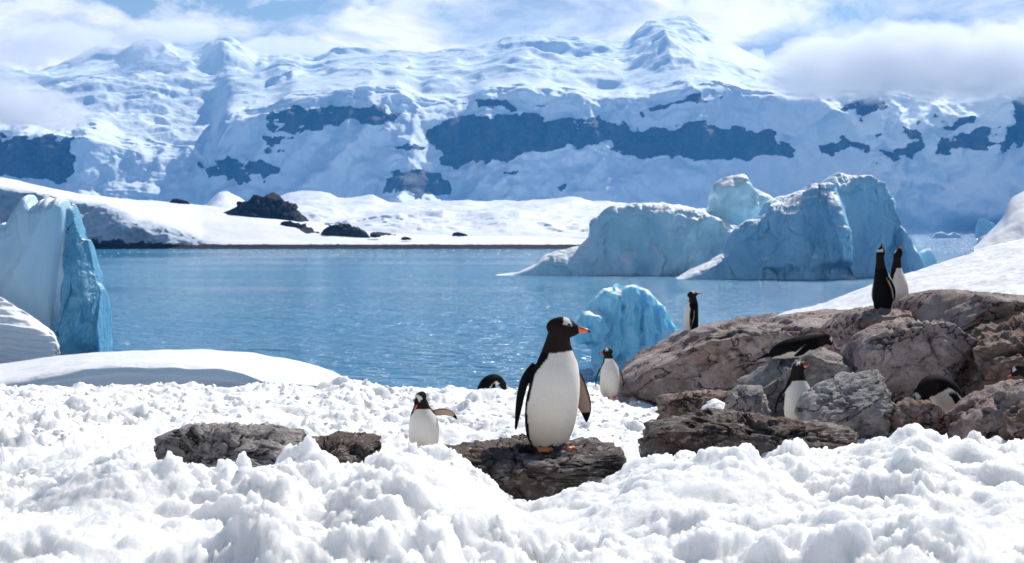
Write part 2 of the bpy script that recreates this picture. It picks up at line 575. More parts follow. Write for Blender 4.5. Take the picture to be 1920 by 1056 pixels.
ROCKS_ON_MOUNTAIN = [
    [(800, 240), (850, 222), (900, 218), (1000, 220), (1060, 228), (1150, 235), (1215, 250), (1285, 236), (1360, 240), (1435, 250), (1462, 272), (1485, 283),
     (1480, 297), (1400, 300), (1300, 301), (1190, 300), (1140, 276), (1060, 287), (1000, 292), (950, 306), (880, 312), (835, 310), (815, 280)],
    [(490, 226), (540, 208), (620, 205), (700, 208), (745, 214), (735, 230), (690, 236), (620, 240), (560, 248), (510, 240)],
    [(-60, 255), (60, 265), (172, 262), (150, 285), (165, 300), (140, 345), (60, 345), (-60, 335)],
    [(495, 262), (540, 262), (535, 290), (505, 288)], [(385, 318), (440, 300), (520, 318), (500, 345), (430, 335)],
    [(730, 350), (770, 318), (800, 316), (850, 345), (855, 365), (800, 372), (740, 365)], [(750, 275), (795, 275), (790, 288), (755, 287)],
    [(890, 190), (955, 184), (972, 210), (955, 208), (940, 198), (895, 205)], [(990, 190), (1025, 205), (1010, 205)],
    [(1195, 210), (1240, 198), (1310, 185), (1312, 200), (1260, 202), (1225, 216)], [(1335, 185), (1345, 185), (1335, 200)],
    [(1570, 203), (1600, 200), (1620, 188), (1655, 198), (1640, 212), (1605, 222)], [(1540, 275), (1570, 258), (1590, 270), (1560, 298), (1540, 290)],
    [(1592, 275), (1630, 262), (1622, 285), (1600, 292)], [(1632, 295), (1680, 285), (1720, 278), (1715, 290), (1660, 306)],
    [(1665, 255), (1705, 244), (1715, 260), (1690, 266)], [(1742, 232), (1790, 230), (1812, 238), (1770, 242)],
    [(1738, 280), (1760, 262), (1800, 252), (1846, 252), (1842, 285), (1800, 275), (1765, 292)],
    [(1848, 290), (1875, 205), (1895, 186), (1990, 180), (1990, 290), (1900, 280)], [(1600, 305), (1640, 318), (1610, 312)],
    [(950, 330), (975, 318), (965, 335)], [(1040, 355), (1062, 345), (1055, 368)],
]


def mountains():
    nu = 800
    spur = lambda a: [(x, a - 40 * math.exp(-((x - 765) / 70) ** 2) + 60 * math.exp(-((x - 300) / 90) ** 2) - 80 * math.exp(-((x - 1890) / 55) ** 2))
                      for x in range(-400, 2401, 20)]
    mid = [(x, 0.5 * a + 0.5 * b) for x, a, b in zip(range(-400, 2401, 25), poly(BRINK, np.arange(-400, 2401, 25)), poly(SKYL, np.arange(-400, 2401, 25)))]
    up = [(x, 0.22 * a + 0.78 * b + 4) for x, a, b in zip(range(-400, 2401, 25), poly(BRINK, np.arange(-400, 2401, 25)),
                                                         np.minimum(gsmooth(poly(SKYL, np.arange(-400, 2401, 25)), 3) + 12, 130))]
    rows = [(3240, 446), (3260, 437), (spur(3400), FOOT), (spur(3450), ROCKTOP), (spur(3500), [(x, y + 8) for x, y in BRINK]), (spur(3570), BRINK),
            (3950, mid), (4350, up), (4600, SKYL), (4720, [(x, y + 20) for x, y in SKYL]), (5200, 440)]
    counts = [4, 50, 70, 40, 14, 60, 50, 50, 12, 6]
    P, PX, PY, faces, nv = sheet(-330, 2250, nu, rows, counts, usm=2.0, vsm=2.2)
    N = normals(P, nu, nv)
    d = P[:, 1]
    face = sstep(445, 400, PY) * (1 - sstep(3540, 3750, d))
    plat = sstep(3580, 3800, d) * (1 - sstep(4640, 4760, d))
    q = P / np.array([330, 330, 420])
    rg = ridged(q + 0.25 * fbm(q * 2, 3, 50)[:, None], 6, 3)
    fine = fbm(P / 60.0, 5, 21)
    flute = ridged(P / np.array([70, 160, 300]), 4, 33)
    off = face * (27 * (rg - 0.6) + 12 * (flute - 0.7) + 5 * fine)
    P[:, 1] -= off * 1.3
    # sharp ribs running down the face
    rr = np.random.RandomState(21)
    ribs = [([(700, 235), (655, 290), (600, 345), (560, 440)], 60, 42),
            ([(1885, 188), (1868, 240), (1846, 305)], 80, 42), ([(1925, 190), (1912, 250), (1900, 300)], 60, 36), ([(430, 215), (415, 260), (405, 330)], 60, 40),
            ([(905, 176), (880, 205), (850, 235)], 40, 30), ([(1290, 163), (1310, 205), (1300, 240)], 35, 40), ([(190, 243), (175, 280), (150, 345)], 50, 40)]
    for _ in range(26):
        x0 = rr.uniform(-250, 2200)
        y0 = float(poly(BRINK, np.array([x0]))[0]) + rr.uniform(0, 60)
        dx = rr.normal(0, 35)
        ribs.append(([(x0, y0), (x0 + dx, y0 + rr.uniform(30, 60)), (x0 + 2.1 * dx, y0 + rr.uniform(80, 130)), (x0 + 3.4 * dx, y0 + 250)], rr.uniform(16, 40), rr.uniform(20, 40)))
    wobr = 9 * fbm(np.stack([PX / 30, PY / 30, PX * 0], 1), 4, 44)
    rib = np.zeros(len(PX))
    for pts, A, wd in ribs:
        pa = np.array(pts)
        m = (PX > pa[:, 0].min() - wd * 1.3) & (PX < pa[:, 0].max() + wd * 1.3) & (PY > pa[:, 1].min() - wd * 1.3) & (PY < pa[:, 1].max() + wd * 1.3) & (face > 0.01)
        dm = np.full(m.sum(), 1e9)
        for (x0, y0), (x1, y1) in zip(pts[:-1], pts[1:]):
            t = np.clip(((PX[m] - x0) * (x1 - x0) + (PY[m] - y0) * (y1 - y0)) / ((x1 - x0) ** 2 + (y1 - y0) ** 2), 0, 1)
            dm = np.minimum(dm, np.hypot(PX[m] + wobr[m] - x0 - t * (x1 - x0), 0.8 * (PY[m] - y0 - t * (y1 - y0))))
        rib[m] = np.maximum(rib[m], A * np.clip(1 - dm / wd, 0, 1))
    for cx, cy, k_, sl in ((780, 210, 1.25, 0.80), (690, 236, 0.8, 0.6), (1880, 186, 1.0, 0.45)):     # pyramid spurs
        u_ = np.maximum(0, PY - cy)
        rib = np.maximum(rib, k_ * np.clip(10 + sl * u_ - np.abs(PX - (cx - 0.08 * u_) + 0.7 * wobr), 0, None) * (PY > cy - 6))
    P[:, 1] -= np.minimum(rib, 190) * face
    # summit pyramid on the right of the plateau
    for (cx, cy), A, wd in (((1245, 95), 60, 70), ((420, 110), 40, 55), ((520, 135), 30, 45), ((280, 100), 35, 50), ((1000, 110), 25, 80)):
        dm = np.hypot((PX - cx) * 0.9 + 0.4 * wobr, (PY - cy) * 1.5 + wobr)
        P[:, 2] += plat * A * np.clip(1 - dm / wd, 0, 1)
    P[:, 2] += face * (6 * (rg - .6) + 2 * fine) * sstep(440, 380, PY)
    q2 = P / np.array([430, 330, 330])
    pl = ridged(q2 + 0.3 * fbm(q2 * 2, 3, 71)[:, None], 4, 61, 0.42)
    P[:, 2] += plat * (27 * (pl - 0.75) + 5 * fbm(P / np.array([190, 200, 150]), 3, 81))
    # the crevassed glacier basin on the left
    bas = np.exp(-((PX - 290) / 120) ** 2) * sstep(3560, 3620, d) * (1 - sstep(4300, 4500, d))
    P[:, 2] += bas * 16 * (ridged(P / np.array([160, 90, 100]), 5, 91) - 0.7)
    # big summit on the right
    # rock mask
    wob_x = 14 * fbm(np.stack([PX / 40, PY / 30, PX * 0], 1), 4, 5)
    wob_y = 11 * fbm(np.stack([PX / 36, PY / 26, PX * 0 + 9], 1), 5, 6)
    rk = np.full(len(PX), -60.0)
    for pl_ in ROCKS_ON_MOUNTAIN:
        pa = np.array(pl_)
        m = (PX > pa[:, 0].min() - 40) & (PX < pa[:, 0].max() + 40) & (PY > pa[:, 1].min() - 40) & (PY < pa[:, 1].max() + 40) & (d < 4200)
        rk[m] = np.maximum(rk[m], in_poly(PX[m] + wob_x[m], PY[m] + wob_y[m], pl_))
    brk = fbm(np.stack([PX / 30, PY / 22, PX * 0 + 3], 1), 5, 15)
    brk = np.where((PX < 200) | (PX > 1500) | ((PX > 380) & (PX < 790)), brk * 1.1, brk * 0.4)
    rock = sstep(-5, 5, rk + brk * 14)
    # rock bands stand out in buttresses and gullies
    P[:, 1] -= rock * (8 * (ridged(P / np.array([42, 90, 130]), 4, 55) - 0.75) + 5 * fbm(P / np.array([30, 60, 14]), 3, 57))
    o = mesh_obj('mountain_range', P, faces, M_MTN)
    add_attr(o, 'rock', rock)
    tag(o, kind='structure')


mountains()


# ------------------------------------------------------------------ far shore: glacier foot, snow hill
def piedmont():
    top = [(380, 395), (400, 372), (415, 360), (430, 365), (470, 390), (540, 365), (600, 360), (640, 372), (700, 368), (730, 385), (800, 384), (880, 380), (960, 382), (1040, 376),
           (1075, 372), (1110, 380), (1160, 385), (1300, 395), (1500, 400)]
    rows = [(1500, 448), (1560, 436), (1750, [(380, 430), (640, 424), (720, 414), (850, 420), (960, 412), (1080, 416), (1200, 412), (1500, 420)]),
            (1900, [(380, 405), (640, 402), (800, 402), (1000, 400), (1200, 402), (1500, 415)]), (2700, top), (2900, [(x, y + 22) for x, y in top]), (3150, 447)]
    P, PX, PY, f, nv = sheet(360, 1560, 420, rows, [8, 26, 20, 60, 8, 6], usm=2, vsm=2)
    m = sstep(446, 430, PY)
    P[:, 2] += m * (5 * fbm(P / np.array([90, 120, 60]), 5, 4) + 5.5 * (ridged(P / np.array([150, 130, 80]), 5, 9) - .7))
    P[:, 1] -= m * 16 * (ridged(P / np.array([60, 90, 50]), 5, 19) - .7) * (P[:, 1] < 1950)
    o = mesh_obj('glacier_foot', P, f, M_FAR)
    tag(o, kind='structure')


piedmont()


def mat_shore():
    m, nt, bs, _ = new_mat('shore_snow_and_shingle')
    p = pos(nt)
    at = nt.n('ShaderNodeAttribute', attribute_name='rock').outputs['Fac']
    n2 = nt.noise(p, 0.35, 6, 0.65)
    n1 = nt.noise(p, 0.06, 6, 0.6)
    f = nt.ramp(nt.math('ADD', at, nt.math('MULTIPLY', nt.math('SUBTRACT', n2, 0.5), 0.9)), [(0.46, 0.0), (0.54, 1.0)])
    ice = nt.n('ShaderNodeAttribute', attribute_name='ice').outputs['Fac']
    sn = nt.mix(ice, (0.80, 0.815, 0.84), nt.mix(n2, (0.36, 0.44, 0.53), (0.60, 0.66, 0.74)))
    nt.link(nt.mix(f, sn, nt.mix(n2, (0.012, 0.012, 0.014), (0.05, 0.046, 0.045))), bs.inputs['Base Color'])
    bs.inputs['Roughness'].default_value = 0.8
    bs.inputs['Specular IOR Level'].default_value = 0.05
    nt.link(nt.bump(nt.math('ADD', n1, nt.math('MULTIPLY', n2, 0.3)), 0.5, 1.2), bs.inputs['Normal'])
    return m


M_SHORE = mat_shore()


def snow_hill():
    ridge = [(-300, 300), (0, 333), (60, 345), (130, 359), (200, 371), (290, 377), (360, 383), (440, 392), (520, 403), (600, 418), (650, 428), (720, 437),
             (800, 441), (1000, 444), (1110, 447), (1300, 449)]
    brow = [(-300, 350), (0, 352), (60, 362), (110, 374), (150, 383), (200, 388), (240, 402), (262, 420), (300, 424), (345, 440), (380, 452), (440, 454), (700, 456), (1300, 458)]
    top = [(-300, 346), (0, 350), (60, 359), (110, 370), (150, 378), (200, 384), (240, 398), (262, 412), (300, 418), (345, 432), (380, 447), (440, 450), (700, 453), (1300, 456)]
    mid = [(x, 0.55 * a + 0.45 * b) for x, a, b in zip(range(-300, 1301, 20), poly(ridge, np.arange(-300, 1301, 20)), poly(top, np.arange(-300, 1301, 20)))]
    rows = [(596, 470), (603, 467.0), (612, 459.5), (618, brow), (626, top), (660, mid), (720, ridge), (780, [(x, y + 12) for x, y in ridge]), (900, 470)]
    P, PX, PY, f, nv = sheet(-280, 1240, 620, rows, [3, 10, 26, 6, 22, 24, 6, 6], usm=2, vsm=1.2)
    d0 = P[:, 1].copy()
    cl = sstep(460, 340, PX) * sstep(607, 613, d0) * (1 - sstep(620, 634, d0))
    P[:, 1] -= cl * (5.0 * (ridged(P / np.array([14, 30, 11]), 5, 4) - .6) + 7 * fbm(P / np.array([30, 40, 26]), 3, 8))
    P[:, 2] += cl * 1.0 * fbm(P / 6, 4, 18)
    sh = sstep(602, 606, d0) * (1 - sstep(611, 614, d0))
    P[:, 2] += sh * (0.55 * np.abs(fbm(P / np.array([3.0, 3, 3]), 4, 28)) + .1)
    P[:, 2] += sstep(612, 640, d0) * (0.9 * fbm(P / np.array([30, 50, 30]), 4, 38))
    # bare rock strips where the crest thins out
    rk = sstep(600.0, 603, d0) * (1 - sstep(611.5, 614.5, d0)) * 0.78
    for pts in ([(285, 374), (330, 373), (372, 381), (330, 381)], [(545, 421), (570, 424), (602, 438), (575, 436)], [(604, 422), (640, 414), (682, 428), (640, 430)],
                [(690, 437), (720, 436), (740, 441), (700, 442)], [(840, 437), (880, 436), (890, 441), (850, 441)], [(480, 398), (520, 402), (545, 415), (500, 405)]):
        rk = np.maximum(rk, sstep(-3, 2, in_poly(PX, PY, pts) + 3 * fbm(np.stack([PX / 9, PY / 7, PX * 0], 1), 3, 2)) * (d0 > 612))
    o = mesh_obj('snow_hill', P, f, M_SHORE)
    add_attr(o, 'rock', rk)
    add_attr(o, 'ice', cl)
    tag(o, kind='structure')


snow_hill()


# ------------------------------------------------------------------ builders for solid shapes
def icosphere(sub):
    bm = __import__('bmesh').new()
    __import__('bmesh').ops.create_icosphere(bm, subdivisions=sub, radius=1)
    v = np.array([x.co[:] for x in bm.verts], np.float32)
    f = np.array([[q.index for q in p.verts] for p in bm.faces], np.int32)
    bm.free()
    return v, f


_ICO = {}


def ico(sub):
    if sub not in _ICO:
        _ICO[sub] = icosphere(sub)
    return _ICO[sub]


def radial(outline, phi, c):
    """distance from c to a star-shaped outline in direction phi"""
    pts = np.array(outline, float) - c
    best = np.zeros(len(phi))
    dx, dz = np.cos(phi), np.sin(phi)
    for (x0, y0), (x1, y1) in zip(pts, np.roll(pts, -1, 0)):
        ex, ey = x1 - x0, y1 - y0
        det = dx * ey - dz * ex
        det = np.where(np.abs(det) < 1e-9, 1e-9, det)
        t = (x0 * ey - y0 * ex) / det
        s = (x0 * dz - y0 * dx) / det
        ok = (t > 0) & (s >= -1e-6) & (s <= 1 + 1e-6)
        best = np.where(ok, np.maximum(best, t), best)
    return best


def boulder_verts(outline, d, depth, sub=5, seed=0, box=0.75, amp=1.0, cuts=10, crack=1.0, smooth_out=1.5, center=None, fine_facets=True):
    v, f = ico(sub)
    pts = np.array([(wx_(x, d), wz_(y, d)) for x, y in outline])
    c = np.array([wx_(center[0], d), wz_(center[1], d)]) if center else 0.5 * (pts.min(0) + pts.max(0))
    ph = np.linspace(-math.pi, math.pi, 361)
    rr = radial(pts, ph, c)
    rr = gsmooth(np.concatenate([rr[:-1]] * 3), smooth_out)[360:721]
    phi = np.arctan2(v[:, 2], v[:, 0])
    Rr = np.interp(phi, ph, rr)
    hxz = np.sqrt(v[:, 0] ** 2 + v[:, 2] ** 2)
    sq = np.sign(v[:, 1]) * np.abs(v[:, 1]) ** box
    hx = hxz ** box
    k = Rr.mean()
    P = np.stack([np.cos(phi) * hx * Rr, sq * depth, np.sin(phi) * hx * Rr], 1)
    rng = np.random.RandomState(seed)
    for _ in range(cuts):                                       # broken faces
        n = rng.normal(size=3)
        n[1] = -abs(n[1]) * 1.2 if rng.rand() < 0.8 else abs(n[1])
        n[2] = n[2] * 0.7 + 0.1
        n /= np.linalg.norm(n)
        e = P @ n
        o = e.max() * rng.uniform(0.62, 0.86)
        P -= (np.maximum(0, e - o) * 0.95)[:, None] * n[None, :]
    cc = np.array([c[0], d, c[1]])
    Q = P + cc
    s = min(k, depth)
    nn = P / (np.linalg.norm(P, axis=1, keepdims=True) + 1e-6)
    g = rng.uniform(0, 50, 3)
    q = Q / s + g
    q = q + 0.35 * np.stack([fbm(q * 1.3, 3, seed + 1), fbm(q * 1.3 + 5, 3, seed + 2), fbm(q * 1.3 + 9, 3, seed + 3)], 1)
    fa, f1, f2 = facets(q * np.array([1.05, 1.05, 1.4]), seed)
    rel = 0.22 * fa - 0.15 * np.exp(-((f2 - f1) / 0.04) ** 2) * crack
    rel += 0.11 * fbm(q * 2.2, 6, seed + 4, 0.56) + 0.035 * (ridged(q * np.array([2.6, 2.6, 6]), 4, seed + 7) - 0.7)
    if fine_facets:
        rel += 0.085 * facets(q * 3.3, seed + 32)[0]
    P = P + nn * (rel * s * amp)[:, None]
    return P + cc, f


def boulder(name, outline, d, depth, mat, label, cat='rock', group=None, **kw):
    P, f = boulder_verts(outline, d, depth, **kw)
    base = np.array([P[:, 0].mean(), d, P[:, 2].min()])
    o = mesh_obj(name, P - base, f, mat)
    o.location = base
    return tag(o, label, cat, group)


def loaf_verts(top, base, d, width, nu, seed, lean=0.35, nf=60, nb=24, relief=1.0, endr=0.06, front_pow=2.2, scal=0.25, usm=0.5, noise_len=1.0, dents=(), cuts=6):
    """a free-standing ridge of ice: crest line given by (px,row) pairs, standing in water at depth d"""
    t = np.array(top, float)
    px = np.linspace(t[0, 0], t[-1, 0], nu)
    h = np.maximum(wz_(np.interp(px, t[:, 0], t[:, 1]), d) - base, 0.02)
    h = gsmooth(h, usm)
    tt_ = np.stack([px / 22.0, px * 0, px * 0 + seed], 1)
    h = h * (1 + 0.05 * fbm(tt_, 4, seed))
    X = wx_(px, d)
    hm = h.max()
    wd = width * (0.25 + 0.75 * np.minimum(1, h / hm) ** 0.6)
    end = np.minimum(1, np.minimum(np.arange(nu), np.arange(nu)[::-1]) / (nu * endr))
    h *= 0.25 + 0.75 * np.sqrt(end)
    wd *= np.sqrt(np.maximum(end, 0.01))
    s = np.concatenate([np.linspace(0, 1, nf), 1 + np.linspace(0, 1, nb + 1)[1:]])
    V = []
    for k in s:
        if k <= 1:
            a = k * math.pi / 2
            yy = -wd * lean * np.cos(a) ** (2 / front_pow)
            zz = h * np.sin(a) ** (2 / front_pow)
        else:
            a = (k - 1) * math.pi / 2
            yy = wd * np.sin(a) ** 0.9
            zz = h * np.cos(a) ** 0.8
        V.append(np.stack([X, d + wd * lean + yy, base - 0.3 + zz], 1))
    P = np.concatenate(V).astype(np.float32)
    nv = len(s)
    N = normals(P, nu, nv)
    L = hm * noise_len
    q = P / L
    wq = q + 0.2 * fbm(q * 2, 3, seed + 9)[:, None]
    rel = 0.34 * fbm(wq * 1.1, 2, seed) + 0.13 * (ridged(wq * np.array([2.0, 2.0, 1.0]), 4, seed + 3) - 0.7)
    fa, f1, f2 = facets(wq * np.array([1.7, 1.7, 1.15]), seed + 21)
    rel += 0.23 * fa - 0.05 * scal * np.exp(-((f2 - f1) / 0.06) ** 2) + 0.022 * fbm(q * 6, 5, seed + 11)
    rel += 0.06 * facets(wq * np.array([4.6, 4.6, 3.0]), seed + 22)[0]
    ss = np.repeat(s, nu)
    m = np.where(ss <= 1, 1 - 0.75 * sstep(0.80, 1.0, ss), 0.25)
    edge = np.tile(sstep(0, 0.06, np.minimum(np.arange(nu), np.arange(nu)[::-1]) / nu), nv)
    amt = rel * hm * relief * 0.45 * m * edge * np.tile(np.minimum(1, h / hm * 1.6), nv)
    P += (N * amt[:, None]) * np.array([0.5, 1, 0.35])
    for (dx, dy, rx, ry, dep) in dents:                       # hollows (+) and bulges (-) of the front, in photo rows
        pxv, pyv = 960 + P[:, 0] / d * F, HZ - (P[:, 2] - EYE) / d * F
        P[:, 1] += dep * np.exp(-(((pxv - dx) / rx) ** 2 + ((pyv - dy) / ry) ** 2) ** 1.5) * (ss <= 1.02)
    rng = np.random.RandomState(seed)
    fr = np.where((ss > 0.1) & (ss < 0.9))[0]
    for _ in range(cuts):                                     # flat broken faces
        c0 = P[fr[rng.randint(len(fr))]]
        n = np.array((rng.normal(0, 0.55), -1.0, rng.normal(0.15, 0.3)))
        n /= np.linalg.norm(n)
        loc = np.exp(-(np.linalg.norm((P - c0) / np.array([1, 1.5, 1]), axis=1) / (hm * 0.55)) ** 4)
        e = (P - c0) @ n - hm * 0.015
        P -= (np.maximum(0, e) * 0.85 * loc * np.where(ss <= 1, 1 - sstep(0.9, 1.0, ss), 0))[:, None] * n[None, :]
    q = grid_faces(nu, nv)
    i = np.arange(nu - 1)
    bot = np.stack([i + 1, i, (nv - 1) * nu + i, (nv - 1) * nu + i + 1], 1)      # underside
    j = np.arange(nv // 2)
    e0 = np.stack([j * nu, (j + 1) * nu, (nv - 2 - j) * nu, (nv - 1 - j) * nu], 1)
    e1 = np.stack([(j + 1) * nu, j * nu, (nv - 1 - j) * nu, (nv - 2 - j) * nu], 1) + nu - 1
    ok = (j + 1) < (nv - 2 - j)
    return P, np.concatenate([q, bot, e0[ok], e1[ok]])


def join_parts(lst):
    V, Fc, o = [], [], 0
    for v, f in lst:
        if f.shape[1] == 4:
            f = np.concatenate([f[:, [0, 1, 2]], f[:, [0, 2, 3]]])
        V.append(v)
        Fc.append(f + o)
        o += len(v)
    return np.concatenate(V), np.concatenate(Fc)


def empty(name, loc=(0, 0, 0)):
    e = bpy.data.objects.new(name, None)
    e.empty_display_size = 0.2
    e.location = loc
    sc.collection.objects.link(e)
    return e


def remesh(o, voxel, smooth=2):
    md = o.modifiers.new('r', 'REMESH')
    md.mode = 'VOXEL'
    md.voxel_size = voxel
    if smooth:
        ms = o.modifiers.new('s', 'SMOOTH')
        ms.iterations = smooth
        ms.factor = 0.5
    dg = bpy.context.evaluated_depsgraph_get()
    me = bpy.data.meshes.new_from_object(o.evaluated_get(dg))
    old = o.data
    o.modifiers.clear()
    o.data = me
    me.name = o.name
    bpy.data.meshes.remove(old)
    me.polygons.foreach_set('use_smooth', np.ones(len(me.polygons), bool))
    return o


# ------------------------------------------------------------------ icebergs
def bergs():
    D = 237.0
    top_l = [(903, 521), (925, 514), (975, 509), (1008, 492), (1022, 476), (1092, 459), (1113, 441), (1117, 412), (1150, 386), (1200, 377), (1250, 375), (1310, 383),
             (1345, 397), (1385, 416), (1420, 440), (1450, 522)]
    P, f = loaf_verts(top_l, 0, D + 14, 22, 260, 11, lean=0.45, scal=0.55, relief=1.2, front_pow=2.6, cuts=5,
                      dents=[(1205, 470, 40, 60, 4.5), (1180, 500, 16, 22, -3), (1140, 430, 25, 30, 2), (1330, 450, 45, 40, 2.5), (1230, 500, 18, 40, -2.0)])
    o = mesh_obj('iceberg', P, f, M_BERG)
    tag(o, 'wide arched blue iceberg with a long low tail reaching left', 'iceberg', 'icebergs in the bay')
    nub = [(1322, 400), (1330, 368), (1340, 345), (1368, 329), (1398, 330), (1412, 350), (1445, 372), (1455, 386), (1448, 420), (1400, 440), (1340, 425)]
    Pn, fn = boulder_verts(nub, D + 28, 5.5, sub=5, seed=23, box=0.85, amp=0.7, cuts=4, crack=0.4)
    Pb, fb = loaf_verts([(1300, 470), (1330, 425), (1400, 410), (1470, 420), (1500, 500)], 0, D + 26, 14, 60, 15)
    o = mesh_obj('iceberg', *join_parts([(Pn, fn), (Pb, fb)]), M_BERG)
    remesh(o, 0.35, 2)
    tag(o, 'round snow-capped ice knob showing between the two big icebergs', 'iceberg', 'icebergs in the bay')
    root = empty('iceberg', W(1500, 525, D))
    tag(root, 'tallest steep blue iceberg at right, twin-peaked, behind two penguins', 'iceberg', 'icebergs in the bay')
    sh = [(1268, 524), (1285, 516), (1305, 503), (1345, 487), (1368, 472), (1386, 448), (1396, 424), (1415, 414), (1442, 409), (1455, 397), (1463, 375), (1475, 364), (1505, 356),
          (1545, 341), (1566, 339), (1578, 352), (1590, 400), (1600, 460), (1612, 525)]
    P, f = loaf_verts(sh, 0, D - 6, 20, 240, 37, lean=0.5, scal=0.5, relief=1.25, front_pow=2.8, cuts=4, endr=0.03,
                      dents=[(1500, 400, 35, 35, -2), (1580, 512, 38, 16, 6), (1440, 450, 30, 30, 2), (1545, 430, 14, 60, 2.0)])
    mesh_obj('shoulder', P - np.array(root.location), f, M_BERG_R, root)
    tb = [(1545, 524), (1552, 400), (1562, 345), (1576, 328), (1590, 321), (1612, 319), (1650, 325), (1672, 338), (1690, 360), (1697, 372), (1694, 400), (1712, 428), (1728, 458), (1737, 490), (1742, 525)]
    P, f = loaf_verts(tb, 0, D + 1, 20, 180, 43, lean=0.4, scal=0.5, relief=1.25, front_pow=3.2, cuts=4, endr=0.02,
                      dents=[(1640, 430, 30, 80, -2.5), (1690, 470, 14, 60, 3), (1610, 400, 14, 80, 2.0)])
    mesh_obj('tall_block', P - np.array(root.location), f, M_BERG_R, root)
    P, f = loaf_verts([(1728, 522), (1734, 470), (1745, 464), (1755, 478), (1760, 522)], 0, D + 8, 6, 40, 5)
    o = mesh_obj('ice_block', P, f, M_BERG)
    tag(o, 'small ice block at the right foot of the tallest iceberg', 'ice')

    # tall slab on the left
    D = 90.0
    root = empty('iceberg', W(60, 668, D))
    tag(root, 'tall pale slab iceberg cut by the left edge with blue fin', 'iceberg', 'icebergs in the bay')
    slab = [(-170, 420), (-80, 415), (0, 412), (18, 385), (30, 364), (36, 360), (42, 372), (60, 370), (80, 367), (104, 363), (107, 380), (109, 420), (112, 672)]
    P, f = loaf_verts(slab, 0, D, 3.2, 220, 51, lean=0.75, scal=0.12, relief=0.3, front_pow=4.0, usm=0.3, cuts=2, endr=0.015)
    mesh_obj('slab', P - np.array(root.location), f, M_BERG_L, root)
    fin = [(88, 660), (94, 560), (100, 470), (104, 380), (108, 368), (114, 392), (120, 415), (124, 432), (140, 452), (150, 480), (160, 520), (178, 548), (192, 582), (199, 604),
           (196, 626), (186, 645), (176, 672)]
    P, f = loaf_verts(fin, 0, D - 0.6, 3.5, 150, 57, lean=0.9, scal=0.9, relief=1.25, front_pow=1.9, usm=0.4, cuts=3)
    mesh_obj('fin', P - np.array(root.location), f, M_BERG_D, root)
    # ridged old snow in front of the slab
    rows = [(83.0, 700), (83.3, [(-200, 640), (0, 690), (60, 688), (100, 680), (112, 690)]), (84.0, [(-200, 560), (0, 602), (60, 616), (104, 632), (112, 660)]),
            (86.0, [(-200, 520), (0, 552), (30, 572), (62, 592), (104, 624), (112, 655)]), (87.5, [(-200, 540), (0, 580), (104, 650), (112, 670)]), (88, 700)]
    P, PX, PY, f, nv = sheet(-190, 112, 120, rows, [8, 46, 20, 8, 3], usm=1.5, vsm=1.4)
    z = P[:, 2]
    st = np.sin((z * 1.0 + 0.10 * P[:, 0] + 0.25 * fbm(P / np.array([2.5, 2, 1.0]), 3, 3)) * 2 * math.pi / 0.36)
    P[:, 1] -= 0.12 * st * sstep(700, 660, PY)
    P[:, 2] += 0.05 * st
    o = mesh_obj('snow_bank', P, f, M_DRIFT)
    tag(o, 'layered bank of ridged snow in front of the left slab iceberg', 'snow bank')

    # small clear-blue berg behind the main penguin
    D = 78.0
    top = [(1086, 706), (1094, 640), (1084, 606), (1092, 580), (1112, 556), (1132, 539), (1149, 530), (1156, 540), (1162, 528), (1180, 531), (1194, 527), (1216, 536), (1238, 560),
           (1256, 582), (1274, 610), (1290, 640), (1302, 680), (1308, 706)]
    P1, f1 = loaf_verts([(1092, 706)] + top[2:], 0, D, 3.4, 200, 71, lean=0.6, scal=0.9, relief=1.8, usm=0.5, cuts=3,
                        dents=[(1165, 560, 10, 60, 0.9), (1205, 590, 12, 70, 0.9), (1185, 600, 9, 60, -0.5), (1240, 610, 10, 50, 0.8), (1130, 580, 16, 30, -0.4)])
    # carve the arch at its left foot
    zz = wz_(642, D)
    px_ = 960 + P1[:, 0] / P1[:, 1] * F
    arch = sstep(1122, 1092, px_) * sstep(zz, zz - 0.4, P1[:, 2])
    P1[:, 0] += arch * np.maximum(0, wx_(1118, D) - P1[:, 0] - 0.0) * np.clip((zz - P1[:, 2]) / 0.6, 0, 1)
    lip = [(1072, 636), (1078, 612), (1092, 585), (1125, 580), (1140, 620), (1122, 648), (1098, 640), (1086, 648)]
    P2, f2 = boulder_verts(lip, D + 0.6, 0.9, sub=4, seed=5, cuts=3, amp=0.5, crack=.3)
    o = mesh_obj('iceberg', *join_parts([(P1, f1), (P2, f2)]), M_BERG_S)
    remesh(o, 0.06, 2)
    v = np.empty(len(o.data.vertices) * 3, np.float32)
    o.data.vertices.foreach_get('co', v)
    v = v.reshape(-1, 3)
    g = ridged(v / np.array([0.55, 0.8, 1.8]), 4, 3) - 0.7
    v[:, 1] -= 0.20 * g
    v[:, 0] += 0.05 * g
    o.data.vertices.foreach_set('co', v.ravel())
    tag(o, 'small bright blue iceberg with an arch behind the main penguin', 'iceberg', 'icebergs in the bay')

    # scraps of ice in the far channel at right
    for k, (tp, d_, lab) in enumerate([
            ([(1748, 446), (1756, 437), (1768, 434), (1780, 440), (1790, 435), (1800, 438), (1806, 446)], 1450, 'low pale twin-humped ice floe far out in the right channel'),
            ([(1834, 446), (1838, 412), (1848, 408), (1856, 414), (1868, 420), (1874, 446)], 1400, 'dark blue pointed iceberg beside the distant right snow hill'),
            ([(1836, 466), (1840, 446), (1850, 440), (1862, 446), (1870, 466)], 700, 'small blue ice lump at the water edge below the right hill')]):
        P, f = loaf_verts(tp, 0, d_, 12 if d_ > 1000 else 6, 60, 80 + k)
        tag(mesh_obj('ice_floe', P, f, M_BERG), lab, 'ice', 'far ice scraps')


bergs()


